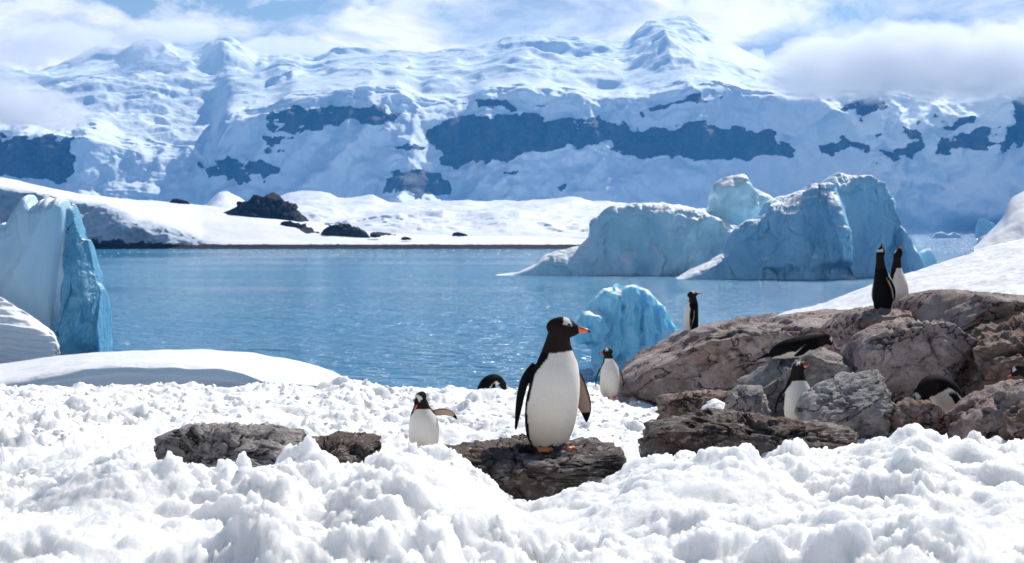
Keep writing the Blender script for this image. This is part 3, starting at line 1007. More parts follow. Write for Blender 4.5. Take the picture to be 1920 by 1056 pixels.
def brash():
    rng = np.random.RandomState(12)
    v0, f0 = ico(1)
    V, Fc, off = [], [], 0
    for _ in range(420):
        if rng.rand() < 0.55:
            px, py = rng.uniform(1735, 1850), 437 + 38 * rng.rand() ** 1.2  # bits in the right channel are added to stand in for sparkle on the water
        else:
            px, py = rng.uniform(170, 1100), 470 + 22 * rng.rand() ** 2
        d = EYE * F / (py - HZ)
        s_ = d * rng.uniform(0.0003, 0.0010) * (0.6 if px < 1700 else 1)
        r = 1 + 0.4 * (rng.rand(len(v0)) - 0.5)
        V.append(v0 * r[:, None] * np.array([s_ * rng.uniform(1, 2.5), s_, s_ * 0.5]) + np.array([wx_(px, d), d, 0.1 * s_]))
        Fc.append(f0 + off)
        off += len(v0)
    tag(mesh_obj('brash_ice_and_sparkle', np.concatenate(V), np.concatenate(Fc), M_FAR), 'tiny bits of brash ice floating along the far shore, and bits added as water sparkle in the right channel', 'ice', kind='stuff')


brash()


# ------------------------------------------------------------------ snow slopes round the bay
def slopes():
    # slope behind the rocks on the right
    crest = [(1330, 660), (1400, 612), (1450, 592), (1520, 572), (1600, 546), (1680, 517), (1760, 491), (1840, 466), (1920, 441), (2300, 330)]
    lo = [(x, y + 60) for x, y in crest]
    rows = [(26, [(x, y + 330) for x, y in crest]), (28, [(x, y + 130) for x, y in crest]), (31, lo), (38, crest), (40, [(x, y + 10) for x, y in crest]), (46, [(x, y + 220) for x, y in crest]), (52, 900)]
    P, PX, PY, f, nv = sheet(1330, 2250, 260, rows, [6, 30, 70, 8, 10, 4], usm=3, vsm=2)
    P[:, 2] += 0.10 * fbm(P / np.array([2.5, 3.5, 2]), 5, 4) + 0.025 * fbm(P / 0.35, 4, 14)
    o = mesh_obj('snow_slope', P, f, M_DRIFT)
    tag(o, kind='structure')
    # second, farther slope at the right edge
    crest = [(1826, 468), (1838, 452), (1862, 428), (1886, 402), (1884, 384), (1900, 366), (1920, 355), (2000, 330), (2400, 280)]
    rows = [(150, 580), (151, [(1826, 474), (2400, 478)]), (156, [(1826, 470), (1870, 440), (1920, 410), (2400, 330)]), (170, crest), (178, [(x, y + 8) for x, y in crest]), (200, 560)]
    P, PX, PY, f, nv = sheet(1826, 2350, 160, rows, [4, 24, 36, 6, 6], usm=1.2, vsm=1.5)
    P[:, 2] += 0.5 * fbm(P / np.array([9, 14, 8]), 5, 5)
    o = mesh_obj('far_snow_slope', P, f, M_DRIFT)
    tag(o, kind='structure')
    # rounded drift on the left, between the lumpy snow and the water
    top = [(-300, 690), (0, 683), (90, 668), (180, 660), (260, 656), (400, 655), (470, 660), (540, 672), (600, 688), (636, 702), (646, 708), (652, 716)]
    lip = [(-300, 724), (0, 712), (90, 700), (160, 688), (250, 682), (330, 683), (420, 694), (500, 712), (560, 716), (652, 722)]
    und = [(-300, 742), (0, 734), (90, 716), (160, 704), (250, 698), (330, 700), (420, 714), (500, 726), (652, 730)]
    rows = [(56, 790), (57, 735), (57.6, und), (57.2, [(x, y + 4) for x, y in lip]), (57.5, lip), (62, [(x, 0.5 * a + 0.5 * b) for x, a, b in zip(range(-300, 653, 14), poly(lip, np.arange(-300, 653, 14)), poly(top, np.arange(-300, 653, 14)))]),
            (68, top), (70, [(x, y + 6) for x, y in top]), (73, 740), (73.5, 800)]
    P, PX, PY, f, nv = sheet(-290, 652, 300, rows, [3, 14, 12, 4, 26, 26, 6, 8, 2], usm=3, vsm=1.2)
    P[:, 2] += 0.07 * fbm(P / np.array([2.2, 2.5, 2]), 4, 6)
    low = sstep(58.5, 57, P[:, 1]) * sstep(760, 725, PY)
    P[:, 2] += low * 0.25 * fbm(P / np.array([5, 2, 2]), 3, 16)
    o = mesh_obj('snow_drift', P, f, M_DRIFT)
    tag(o, 'smooth rounded snow drift with undercut front edge beside the water', 'snow drift')


slopes()


# ------------------------------------------------------------------ lumpy snow of the foreground
CREST = [(-400, 890), (0, 886), (235, 868), (400, 874), (480, 866), (560, 864), (620, 874), (700, 870), (740, 852), (800, 868), (880, 878), (925, 908), (950, 944), (985, 954), (1040, 948), (1100, 918),
         (1200, 876), (1300, 846), (1450, 846), (1600, 846), (1680, 824), (1730, 794), (1800, 836), (1890, 812), (1930, 840), (2400, 820)]


def crest_mix(a, k):
    return [(x, y * (1 - k) + a * k) for x, y in CREST]


GROUND_ROWS = [
    (2.6, 1330), (3.4, 1180), (4.3, crest_mix(1110, .8)), (5.4, crest_mix(1056, .5)), (6.4, crest_mix(1000, .12)), (7.1, CREST),
    (7.9, [(-400, 872), (120, 868), (235, 890), (400, 905), (700, 905), (900, 960), (1000, 1000), (1200, 960), (1500, 900), (1730, 880), (2400, 860)]),
    (9.2, [(-400, 850), (120, 848), (235, 870), (400, 880), (700, 890), (900, 920), (1000, 940), (1200, 930), (1500, 890), (1730, 880), (2400, 850)]),
    (12.0, [(-400, 805), (0, 808), (235, 818), (400, 832), (700, 858), (900, 872), (1200, 868), (1500, 850), (1730, 840), (2400, 830)]),
    (15.5, [(-400, 770), (0, 775), (235, 782), (400, 796), (700, 842), (900, 846), (1100, 836), (1200, 838), (1500, 808), (1730, 800), (2400, 790)]),
    (18.0, [(-400, 750), (0, 752), (235, 762), (400, 772), (700, 808), (900, 806), (1100, 775), (1200, 782), (1300, 790), (1500, 790), (1730, 780), (2400, 770)]),
    (21.0, [(-400, 735), (0, 737), (400, 745), (700, 760), (900, 758), (1100, 748), (1200, 756), (1300, 770), (1500, 770), (2400, 750)]),
    (24.0, [(-400, 724), (0, 724), (400, 722), (700, 722), (900, 724), (1100, 722), (1200, 735), (1300, 750), (1500, 750), (2400, 740)]),
    (26.0, [(-400, 745), (2400, 760)]), (30.0, 930), (38.0, 1085)]


def lumps(x, y, d, seed=0):
    """crumbly clods: nested rounded cells of falling size"""
    z0 = np.zeros_like(x)
    wv = np.stack([x, y, z0], 1)
    wa = fbm(wv * 3.0, 4, seed + 40)
    wb = fbm(wv * 3.0 + 31, 4, seed + 41)
    xx, yy = x + 0.10 * wa, y + 0.10 * wb
    patch = 0.55 + 0.9 * sstep(-0.35, 0.45, fbm(wv * 0.7, 3, seed + 50))
    H = 0.11 * fbm(wv * 0.9, 3, seed + 51)
    p3 = np.stack([xx, yy, 0.3 * wa], 1)
    for size, amp in ((0.62, 0.13), (0.30, 0.052)):
        H = H + amp * patch * (np.abs(pnoise(p3 / size + size * 77, seed + int(size * 900))) * 1.6 - 0.25)
    return H, wa, wb, patch


def gsmooth2(A, k):
    for _ in range(k):
        B = np.pad(A, ((1, 1), (1, 1), (0, 0)), mode='edge')
        A = (2 * B[1:-1, 1:-1] + B[:-2, 1:-1] + B[2:, 1:-1] + B[1:-1, :-2] + B[1:-1, 2:]) / 6
    return A


def ground_snow():
    cols = np.concatenate([np.linspace(-2600, -260, 110)[:-1], np.linspace(-260, 2180, 860), np.linspace(2180, 4500, 110)[1:]])
    nu = len(cols)
    rows = GROUND_ROWS
    counts = [14, 40, 60, 64, 46, 30, 12, 30, 48, 60, 64, 56, 14, 6, 4]
    P, PX, PY, f, nv = sheet(-260, 2180, nu, rows, counts, usm=4, vsm=3, px=cols)
    x, y = P[:, 0].copy(), P[:, 1].copy()
    H, wa, wb, patch = lumps(x, y, y)
    amp = 1.0 * (1 - sstep(26, 31, y))
    amp *= 1 - 0.45 * np.exp(-((PX - 1050) / 170) ** 2) * sstep(14, 16, y)
    P[:, 2] += (H - 0.05) * amp
    P[:, 0] += 0.05 * wa * amp
    P[:, 1] += 0.05 * wb * amp
    # crumbly relief pushed out in all directions
    for size, am in ((0.17, 0.030), (0.085, 0.020), (0.042, 0.014), (0.021, 0.010), (0.011, 0.007)):
        N = normals(gsmooth2(P.reshape(nv, nu, 3), 1).reshape(-1, 3), nu, nv)
        fade = sstep(0.8, 2.2, size / (y * 0.00125)) * (1 - sstep(27, 31, y))
        b = np.abs(pnoise(P / size + size * 91, 300 + int(size * 900))) * 1.7 - 0.35
        b = b * (0.25 + 1.35 * sstep(-0.35, 0.35, pnoise(P / (size * 4.5), 7)))
        P = P + N * np.array([0.7, 0.7, 1.0], np.float32) * (b * am * fade * patch)[:, None]
    for _ in range(6):                       # ease out faces that have folded over into pits
        N = normals(P, nu, nv).reshape(nv, nu, 3)
        bad = (N[..., 2] < 0.12).astype(np.float32)[..., None]
        for _k in range(2):
            bad = np.clip(gsmooth2(bad, 1) * 2.5, 0, 1)
        Q = P.reshape(nv, nu, 3)
        P = (Q * (1 - bad) + gsmooth2(Q, 3) * bad).reshape(-1, 3)
    P = P.astype(np.float32)
    N = normals(P, nu, nv)
    o = mesh_obj('snow_ground', P, f, M_SNOW)
    tag(o, kind='structure')
    return P.reshape(nv, nu, 3), N.reshape(nv, nu, 3)


GP, GN = ground_snow()


def snow_clods():
    """loose clods lying on the snow: too many to count"""
    rng = np.random.RandomState(4)
    v0, f0 = ico(2)
    shapes = []
    for k in range(10):
        g = rng.uniform(0, 40, 3)
        r = 1 + 0.55 * fbm(v0 * 1.6 + g, 4, k) + 0.25 * fbm(v0 * 4 + g, 3, k + 20)
        shapes.append(v0 * r[:, None] * np.array([1, 1, 0.8]))
    V, Fc, off = [], [], 0
    nv, nu = GP.shape[:2]
    n = 0
    while n < 1500:
        j, i = rng.randint(20, nv - 20), rng.randint(2, nu - 2)
        p = GP[j, i]
        if p[1] > 25.5 or p[1] < 7.0 or abs(p[0] / p[1]) > 0.48:
            continue
        px = 960 + p[0] / p[1] * F
        if p[1] > 7.3 and p[1] < 11 and px > 150:
            continue
        if p[1] > 11 and px > 1230:
            continue
        s = 0.0035 * p[1] ** 0.75 * math.exp(rng.normal(0, 0.5)) * 0.8
        s = min(s, 0.04)
        a = rng.uniform(0, 6.28)
        ca, sa = math.cos(a), math.sin(a)
        m = shapes[rng.randint(10)]
        q = np.stack([m[:, 0] * ca - m[:, 1] * sa, m[:, 0] * sa + m[:, 1] * ca, m[:, 2]], 1) * s
        V.append(q + p + GN[j, i] * s * 0.3)
        Fc.append(f0 + off)
        off += len(v0)
        n += 1
    o = mesh_obj('snow_clods', np.concatenate(V), np.concatenate(Fc), M_CLOD)
    tag(o, 'loose crumbly clods scattered over the lumpy foreground snow', 'snow', kind='stuff')


snow_clods()


# ------------------------------------------------------------------ rocks
def rocks():
    B = boulder
    B('rock_ridge', [(1150, 720), (1165, 700), (1182, 680), (1240, 656), (1300, 624), (1360, 608), (1440, 598), (1540, 590), (1600, 578), (1640, 590), (1660, 640), (1640, 700), (1560, 720),
                     (1400, 740), (1250, 760), (1185, 745)], 22.5, 2.2, M_ROCK, 'long pinkish rock ridge sloping down left to the snow', sub=6, seed=1, cuts=5, amp=0.5, box=0.8,
      center=(1400, 670))
    B('rock', [(1535, 600), (1580, 586), (1640, 580), (1690, 580), (1730, 600), (1740, 660), (1620, 680), (1540, 650)], 18.4, 0.9, M_ROCK, 'rough rock top under the two bill-raised penguins', sub=5, seed=2, amp=0.5)
    B('rock_slab', [(1682, 590), (1692, 568), (1720, 552), (1780, 545), (1850, 550), (1920, 556), (2050, 560), (2060, 620), (1900, 625), (1760, 615), (1690, 606)], 17.8, 1.3, M_ROCK,
      'flat brown slab highest on the right, above the big boulder', sub=5, seed=3, amp=0.5)
    B('boulder', [(1588, 690), (1592, 655), (1615, 625), (1660, 608), (1720, 602), (1790, 605), (1825, 622), (1830, 650), (1800, 690), (1770, 730), (1740, 760), (1620, 770), (1590, 740)], 16.6, 1.1,
      M_ROCK, 'largest lit brown boulder below the flat slab at right', cat='boulder', sub=6, seed=4, amp=0.55)
    B('boulder', [(1375, 760), (1390, 715), (1420, 685), (1450, 668), (1500, 655), (1560, 655), (1592, 672), (1600, 700), (1590, 760), (1560, 800), (1400, 800)], 16.9, 0.9,
      M_ROCK_G, 'pale grey boulder with a sleeping penguin on top', cat='boulder', sub=5, seed=15, amp=0.55)
    B('boulder', [(1775, 720), (1790, 680), (1815, 648), (1850, 622), (1900, 606), (2000, 600), (2060, 640), (2050, 760), (1900, 770), (1790, 760)], 16.2, 1.2, M_ROCK_B,
      'rubbly brown boulder at the right edge under the slab', cat='boulder', sub=6, seed=6, amp=1.0)
    B('boulder', [(1498, 775), (1510, 748), (1545, 725), (1600, 705), (1660, 700), (1695, 715), (1708, 745), (1690, 790), (1640, 835), (1520, 840)], 14.6, 0.75, M_ROCK_G,
      'rounded speckled grey boulder beside the upright white-chested penguin', cat='boulder', sub=6, seed=7, amp=0.6)
    B('rock', [(1668, 790), (1680, 766), (1715, 752), (1750, 762), (1778, 788), (1785, 815), (1740, 840), (1680, 830)], 14.0, 0.45, M_ROCK_B, 'small angular brown rock hiding the stooping penguin', sub=5, seed=8)
    B('boulder', [(1792, 820), (1800, 785), (1850, 745), (1920, 715), (1990, 720), (2000, 850), (1850, 870), (1780, 850)], 13.6, 0.8, M_ROCK, 'lower right brown boulder behind snow peak', cat='boulder', sub=5, seed=9, amp=0.7)
    B('boulder', [(1888, 800), (1895, 775), (1930, 762), (1990, 770), (1995, 870), (1900, 870)], 12.6, 0.4, M_ROCK_B, 'rounded rock cut by the right edge, nearest of all', cat='boulder', sub=5, seed=10)
    B('rock', [(1170, 850), (1195, 808), (1240, 792), (1320, 784), (1400, 782), (1480, 792), (1560, 800), (1635, 812), (1660, 845), (1600, 890), (1250, 900)], 12.4, 0.8, M_ROCK_W,
      'low wet dark rock shelf behind the right foreground snow', sub=6, seed=11, amp=1.0, cuts=4, center=(1420, 845))
    B('rock', [(1222, 775), (1240, 750), (1290, 738), (1360, 735), (1410, 745), (1430, 790), (1380, 815), (1250, 812)], 17.6, 0.6, M_ROCK_B, 'low rusty brown rock under the ridge beside a snow patch', sub=5, seed=12, amp=1.0)
    B('rock', [(1360, 770), (1368, 738), (1395, 724), (1430, 728), (1445, 760), (1440, 800), (1370, 805)], 16.3, 0.4, M_ROCK_G, 'small upright grey rock left of the pale boulder', sub=4, seed=13)
    # rocks at the front
    B('rock_ledge', [(775, 872), (805, 850), (860, 843), (920, 840), (1000, 838), (1100, 838), (1200, 838), (1245, 850), (1225, 900), (1120, 960), (1000, 1010), (930, 970), (850, 900)], 8.62, 0.55,
      M_ROCK_W, 'dark wet rock ledge the main penguin stands on', sub=6, seed=14, amp=0.95, cuts=6, box=0.55, center=(1000, 900), smooth_out=1.0)
    B('rock', [(228, 866), (262, 848), (290, 828), (330, 812), (420, 806), (500, 808), (560, 818), (600, 850), (580, 910), (420, 930), (260, 900)], 9.4, 0.6, M_ROCK_G,
      'grey rock poking through the snow at left', sub=6, seed=16, amp=1.0, box=0.7, smooth_out=1.0)
    B('rock', [(545, 860), (570, 828), (620, 818), (690, 823), (728, 840), (735, 880), (700, 930), (560, 930)], 9.5, 0.45, M_ROCK_W, 'dark snow-dusted rock left of the flipper-waving penguin', sub=5, seed=17, amp=0.9)
    # far black outcrops on the snow hill
    B('outcrop', [(418, 400), (440, 391), (455, 380), (470, 379), (478, 371), (492, 373), (506, 367), (522, 370), (534, 380), (548, 384), (558, 396), (580, 412), (606, 424), (606, 452), (500, 456), (410, 440)], 704, 18, M_ROCK_F,
      'black rocky knoll on the far snow hill', cat='outcrop', sub=5, seed=18, amp=0.8, cuts=5, smooth_out=0.6, center=(505, 412))
    B('outcrop', [(520, 418), (545, 415), (575, 424), (605, 440), (612, 452), (560, 456), (515, 445)], 668, 5, M_ROCK_F, 'thin black rock rib just below the black knoll', cat='outcrop', sub=4, seed=28, amp=1.3)
    for k, (x, y, r_, d_) in enumerate([(610, 446, 9, 640), (700, 441, 12, 640), (858, 439, 18, 680), (470, 402, 14, 690), (330, 378, 26, 715), (760, 446, 10, 630)]):
        B('outcrop', [(x - r_, y + 2), (x - r_ * .6, y - r_ * .12), (x, y - r_ * .2), (x + r_ * .7, y - r_ * .05), (x + r_ * 1.3, y + 3), (x + r_ * .5, y + 4), (x - r_ * .6, y + 4)], d_, 3.0, M_ROCK_F,
          'small flat black rock on the snow hill, ' + ('right of the knoll', 'right of the low black rock', 'far right near the shore', 'left foot of the knoll', 'on the left crest', 'close above the waterline')[k],
          cat='outcrop', group='small rocks on the snow hill', sub=4, seed=40 + k, amp=1.2)
    B('outcrop', [(598, 438), (614, 426), (628, 424), (638, 419), (654, 424), (668, 425), (684, 433), (704, 442), (700, 454), (600, 454)], 650, 6, M_ROCK_F, 'low black rock right of the knoll on the snow hill', cat='outcrop', sub=4, seed=19, amp=1.2, smooth_out=0.6)


rocks()


def snow_patch():
    P, f = boulder_verts([(1300, 800), (1312, 775), (1330, 758), (1345, 752), (1362, 760), (1385, 785), (1390, 810)], 16.9, 0.4, sub=5, seed=3, amp=0.9, cuts=0, crack=0.6)
    tag(mesh_obj('snow_heap', P, f, M_SNOW), 'little snow heap lodged between the brown rocks', 'snow heap')


snow_patch()


# ------------------------------------------------------------------ penguins
BLK, WHT, PNK, STAIN, BRN = np.array((0.008, 0.0075, 0.008)), np.array((0.80, 0.765, 0.715)), np.array((0.42, 0.30, 0.24)), np.array((0.52, 0.42, 0.30)), np.array((0.06, 0.035, 0.025))

UPRIGHT = [  # forward, up, half width, front depth, back depth
    (-0.03, 0.03, .10, .08, .07), (-0.01, 0.06, .140, .115, .095), (0.005, 0.14, .166, .142, .118), (0.015, 0.24, .180, .166, .13), (0.02, 0.35, .184, .174, .135),
    (0.02, 0.46, .178, .164, .132), (0.012, 0.56, .164, .144, .125), (0.0, 0.65, .142, .118, .114), (-0.005, 0.725, .113, .096, .10), (0.0, 0.79, .089, .082, .087),
    (0.008, 0.85, .078, .075, .078), (0.015, 0.90, .072, .069, .072)]
STRETCH = [  # bill raised
    (-0.03, 0.035, .075, .06, .06), (-0.01, 0.07, .125, .10, .09), (0.005, 0.14, .150, .13, .11), (0.015, 0.24, .168, .155, .12), (0.02, 0.35, .170, .162, .125),
    (0.02, 0.46, .158, .148, .122), (0.01, 0.56, .136, .12, .11), (-0.005, 0.66, .106, .092, .094), (-0.01, 0.75, .082, .074, .08), (-0.005, 0.83, .068, .064, .068),
    (0.0, 0.90, .062, .060, .062), (0.0, 0.96, .058, .056, .058)]
PRONE = [  # lying on the belly
    (-0.44, 0.06, .05, .04, .04), (-0.38, 0.09, .10, .07, .08), (-0.28, 0.12, .15, .11, .11), (-0.15, 0.145, .178, .138, .125), (0.0, 0.155, .182, .148, .13),
    (0.13, 0.165, .165, .14, .122), (0.24, 0.18, .135, .12, .11), (0.32, 0.195, .105, .10, .095), (0.38, 0.205, .086, .085, .08), (0.43, 0.20, .07, .07, .07)]
STOOP = [  # standing, bent right over
    (-0.16, 0.06, .08, .06, .06), (-0.15, 0.10, .13, .10, .09), (-0.13, 0.18, .16, .135, .115), (-0.09, 0.27, .178, .16, .13), (-0.02, 0.36, .178, .16, .135),
    (0.08, 0.42, .16, .14, .125), (0.18, 0.43, .13, .115, .11), (0.26, 0.40, .10, .095, .09), (0.31, 0.35, .08, .08, .078), (0.335, 0.30, .07, .07, .07)]


def crv(pts, n):
    """smooth polyline (Catmull-Rom) resampled to n points"""
    p = np.array(pts, float)
    p = np.vstack([2 * p[0] - p[1], p, 2 * p[-1] - p[-2]])
    t = np.linspace(0, len(pts) - 1 - 1e-6, n)
    i = t.astype(int)
    u = (t - i)[:, None]
    a, b, c, d = p[i], p[i + 1], p[i + 2], p[i + 3]
    return 0.5 * ((2 * b) + (-a + c) * u + (2 * a - 5 * b + 4 * c - d) * u ** 2 + (-a + 3 * b - 3 * c + d) * u ** 3)


def tube_faces(nr, ns):
    i, j = np.meshgrid(np.arange(nr), np.arange(ns - 1))
    a = (j * nr + i).ravel()
    b = (j * nr + (i + 1) % nr).ravel()
    q = np.stack([a, b, b + nr, a + nr], 1)
    return q


def capped(V, C, nr, ns):
    """closed tube -> triangles, with end fans"""
    q = tube_faces(nr, ns)
    t = np.concatenate([q[:, [0, 1, 2]], q[:, [0, 2, 3]]])
    c0, c1 = V[:nr].mean(0), V[-nr:].mean(0)
    n = len(V)
    V = np.vstack([V, c0, c1])
    C = np.vstack([C, C[0], C[-1]])
    r = np.arange(nr)
    e0 = np.stack([(r + 1) % nr, r, np.full(nr, n)], 1)
    o = (ns - 1) * nr
    e1 = np.stack([o + r, o + (r + 1) % nr, np.full(nr, n + 1)], 1)
    return V, C, np.vstack([t, e0, e1])


def L3(x, f, u):
    return np.array((x, -f, u), float)


def rotz(a):
    return np.array(((math.cos(a), -math.sin(a), 0), (math.sin(a), math.cos(a), 0), (0, 0, 1)))


def flipper_mesh(pts, out, h, half=0.05, thick=0.013, side=1):
    """pts: (x, forward, up) from shoulder to tip; out: direction the dark outer face looks"""
    p = crv([L3(*q) for q in pts], 26) * h
    T = np.gradient(p, axis=0)
    T /= np.linalg.norm(T, axis=1, keepdims=True)
    o = L3(*out)
    ch = np.cross(T, o)
    ch /= np.linalg.norm(ch, axis=1, keepdims=True)
    nn = np.cross(ch, T)
    nn *= np.sign(nn @ o)[:, None]
    if (ch[8] @ L3(0, 1, 0.3)) < 0:
        ch = -ch                      # +ch = leading edge
    t = np.linspace(0, 1, 26)
    wd = half * (0.75 + 0.45 * np.sin(math.pi * np.clip(t, 0, 1)) - 0.35 * t) * np.sqrt(np.clip(1 - t ** 5, 0.02, 1))
    nr = 24
    a = np.linspace(0, 2 * math.pi, nr, endpoint=False)
    V = np.concatenate([p[k] + h * (wd[k] * np.cos(a)[:, None] * ch[k] + thick * (1.15 - 0.4 * t[k]) * np.sin(a)[:, None] * nn[k]) for k in range(26)])
    tt = np.repeat(t, nr)
    ca, sa = np.tile(np.cos(a), 26), np.tile(np.sin(a), 26)
    C = np.where((sa > -0.05)[:, None], BLK, PNK)
    C = np.where(((sa > -0.05) & (ca < -0.88) & (tt > .12))[:, None], WHT, C)
    C = np.where(((sa <= -0.05) & ((tt > 0.80) | (ca > 0.86)))[:, None], BLK, C)
    return capped(V, C, nr, 26)


def penguin(label, px, py, d, h, yaw, body=UPRIGHT, head_yaw=0, head_pitch=-5, flippers=None, stout=1.0, lateral=None, feet=True, tail=True, voxel=None, neck=0.80, eyes=True,
            head_off=(0, 0), collar=0.0, roll=0.0, tail_dir=(-1, -0.35), head_scale=1.08, front=88, tilt=0.0):
    root = empty('penguin', W(px, py, d))
    root.rotation_euler = (R(tilt), R(roll), R(yaw))
    tag(root, label, 'penguin', 'penguins on the snow and rocks')
    st = np.array(body, float)
    n, nr = 90, 72
    lat = np.array(lateral if lateral is not None else [0] * len(st), float)
    S = crv(np.column_stack([st, lat]), n)
    tan = np.gradient(S[:, :2], axis=0)
    tan /= np.linalg.norm(tan, axis=1, keepdims=True)
    ph = np.linspace(-math.pi, math.pi, nr, endpoint=False)       # 0 = belly
    V, C = [], []
    arc = np.concatenate([[0], np.cumsum(np.linalg.norm(np.diff(S[:, :2], axis=0), axis=1))])
    arc /= arc[-1]
    for k in range(n):
        f_, u_, a_, bf, bb, lx = S[k]
        nf = np.array((tan[k, 1], -tan[k, 0]))
        cx, cf = np.sin(ph), np.cos(ph)
        dep = np.where(cf > 0, bf, bb)
        row = np.stack([lx + a_ * stout * cx, -(f_ + nf[0] * dep * cf * stout), u_ + nf[1] * dep * cf * stout], 1)
        V.append(row)
        # collar dips a little at the front of the throat, rises at the sides
        nk = neck + 0.015 * np.cos(ph) + collar * np.sin(ph)
        edge = R(front) - 0.22 * sstep(0.0, 0.22, 0.25 - arc[k]) - 0.55 * sstep(0.55, neck, arc[k]) + 0.05 * np.sin(arc[k] * 23)
        white = (np.abs(ph) < edge) & (arc[k] < nk)
        dirt = np.clip(1.0 * sstep(0.55, 0.02, arc[k]), 0, 1) * (0.30 + 0.3 * np.abs(np.sin(ph)))
        wc = WHT[None, :] * (1 - dirt[:, None]) + STAIN[None, :] * dirt[:, None]
        C.append(np.where(white[:, None], wc, BLK + 0.25 * BRN * (arc[k] > neck)))
    parts = [capped(np.concatenate(V) * h, np.concatenate(C), nr, n)]
    # head
    hc = L3(S[-1, 5] + head_off[0], S[-1, 0] + 0.012 + head_off[1], S[-1, 1] + 0.012)
    hy, hp = R(head_yaw), R(head_pitch)
    fwd = rotz(hy) @ L3(0, math.cos(hp), math.sin(hp))
    side = rotz(hy) @ np.array((1.0, 0, 0))
    up = np.cross(side, fwd)
    if up[2] < 0 and abs(head_pitch) < 80:
        up = -up
    hs = head_scale
    v0, f0 = ico(5)
    vx, vf, vu = v0[:, 0], v0[:, 1], v0[:, 2]
    taper = 1 - 0.28 * sstep(0.0, 1.0, vf)
    hv = (hc + hs * ((0.064 * vx * taper)[:, None] * side + (0.106 * vf + 0.018)[:, None] * fwd + ((0.066 * vu) * taper - 0.012 * np.maximum(0, vf))[:, None] * up))
    hcol = np.tile(BLK + 0.15 * BRN, (len(v0), 1))
    band = (np.abs(vf - 0.12 - 0.26 * np.abs(vx)) < 0.15 + 0.15 * np.abs(vx)) & (vu > 0.40 - 0.05 * np.abs(vx))
    hcol[band] = WHT
    parts.append((hv * h, hcol, f0))
    if tail:
        t0 = L3(0, S[4, 0] - 0.05, S[4, 1] + 0.02)
        td = L3(0, tail_dir[0], tail_dir[1])
        td /= np.linalg.norm(td)
        tp = [t0, t0 + td * 0.08, t0 + td * 0.15, t0 + td * 0.20]
        a = np.linspace(0, 2 * math.pi, 20, endpoint=False)
        upv = np.cross(td, np.array((1.0, 0, 0)))
        TV = np.concatenate([p + np.cos(a)[:, None] * np.array((wd, 0, 0)) + np.sin(a)[:, None] * upv * th for p, wd, th in zip(tp, (.07, .06, .045, .03), (.035, .022, .014, .010))])
        parts.append(capped(TV * h, np.tile(BLK, (len(TV), 1)), 20, 4))
    for fl in (flippers or []):
        parts.append(flipper_mesh(fl['pts'], fl['out'], h, fl.get('half', 0.05), fl.get('thick', 0.014)))
    Vs, Cs, Fs, off = [], [], [], 0
    for v, c, f in parts:
        Vs.append(v)
        Cs.append(c)
        Fs.append(f + off)
        off += len(v)
    Vs, Cs, Fs = np.vstack(Vs), np.vstack(Cs), np.vstack(Fs)
    o = mesh_obj('body', Vs, Fs, M_PLUME, root)
    remesh(o, voxel or 0.0085 * h / 0.75, 3)
    kd = kdtree.KDTree(len(Vs))
    for i, v in enumerate(Vs):
        kd.insert(v, i)
    kd.balance()
    nvx = len(o.data.vertices)
    col = np.ones((nvx, 4), np.float32)
    for i, vv in enumerate(o.data.vertices):
        acc, wsum = np.zeros(3), 0
        for _, idx, dist in kd.find_n(vv.co, 3):
            wgt = 1 / (dist + 1e-4)
            acc += Cs[idx] * wgt
            wsum += wgt
        col[i, :3] = acc / wsum
    at = o.data.color_attributes.new('plumage', 'FLOAT_COLOR', 'POINT')
    at.data.foreach_set('color', col.ravel())
    # bill: black ridge and tip, orange sides
    bp = [(0.085, -0.006, .026, .026), (0.115, -0.008, .019, .021), (0.143, -0.010, .014, .016), (0.168, -0.013, .009, .011), (0.188, -0.020, .003, .004)]
    a = np.linspace(0, 2 * math.pi, 16, endpoint=False)
    BV = np.concatenate([hc + hs * (fw * fwd + uo * up + np.cos(a)[:, None] * w_ * side + np.sin(a)[:, None] * h_ * up) for fw, uo, w_, h_ in bp]) * h
    bv, _, bf_ = capped(BV, np.zeros((len(BV), 3)), 16, len(bp))
    bo = mesh_obj('bill', bv, bf_, M_BEAK, root)
    bo.data.materials.append(M_BEAK_K)
    ctr = hc * h
    for pl in bo.data.polygons:
        cdir = np.array(pl.center) - ctr
        al, uu = cdir @ fwd / h / hs, cdir @ up / h / hs
        pl.material_index = 1 if (uu > -0.002 + 0.010 * (0.15 - al) / 0.05 or al > 0.173) else 0
    if eyes:
        for s_ in (-1, 1):
            c = (hc + hs * (0.060 * fwd + 0.0515 * s_ * side + 0.020 * up)) * h
            v, f = ico(2)
            mesh_obj('eye', v * 0.0105 * h * hs + c, f, M_EYE, root)
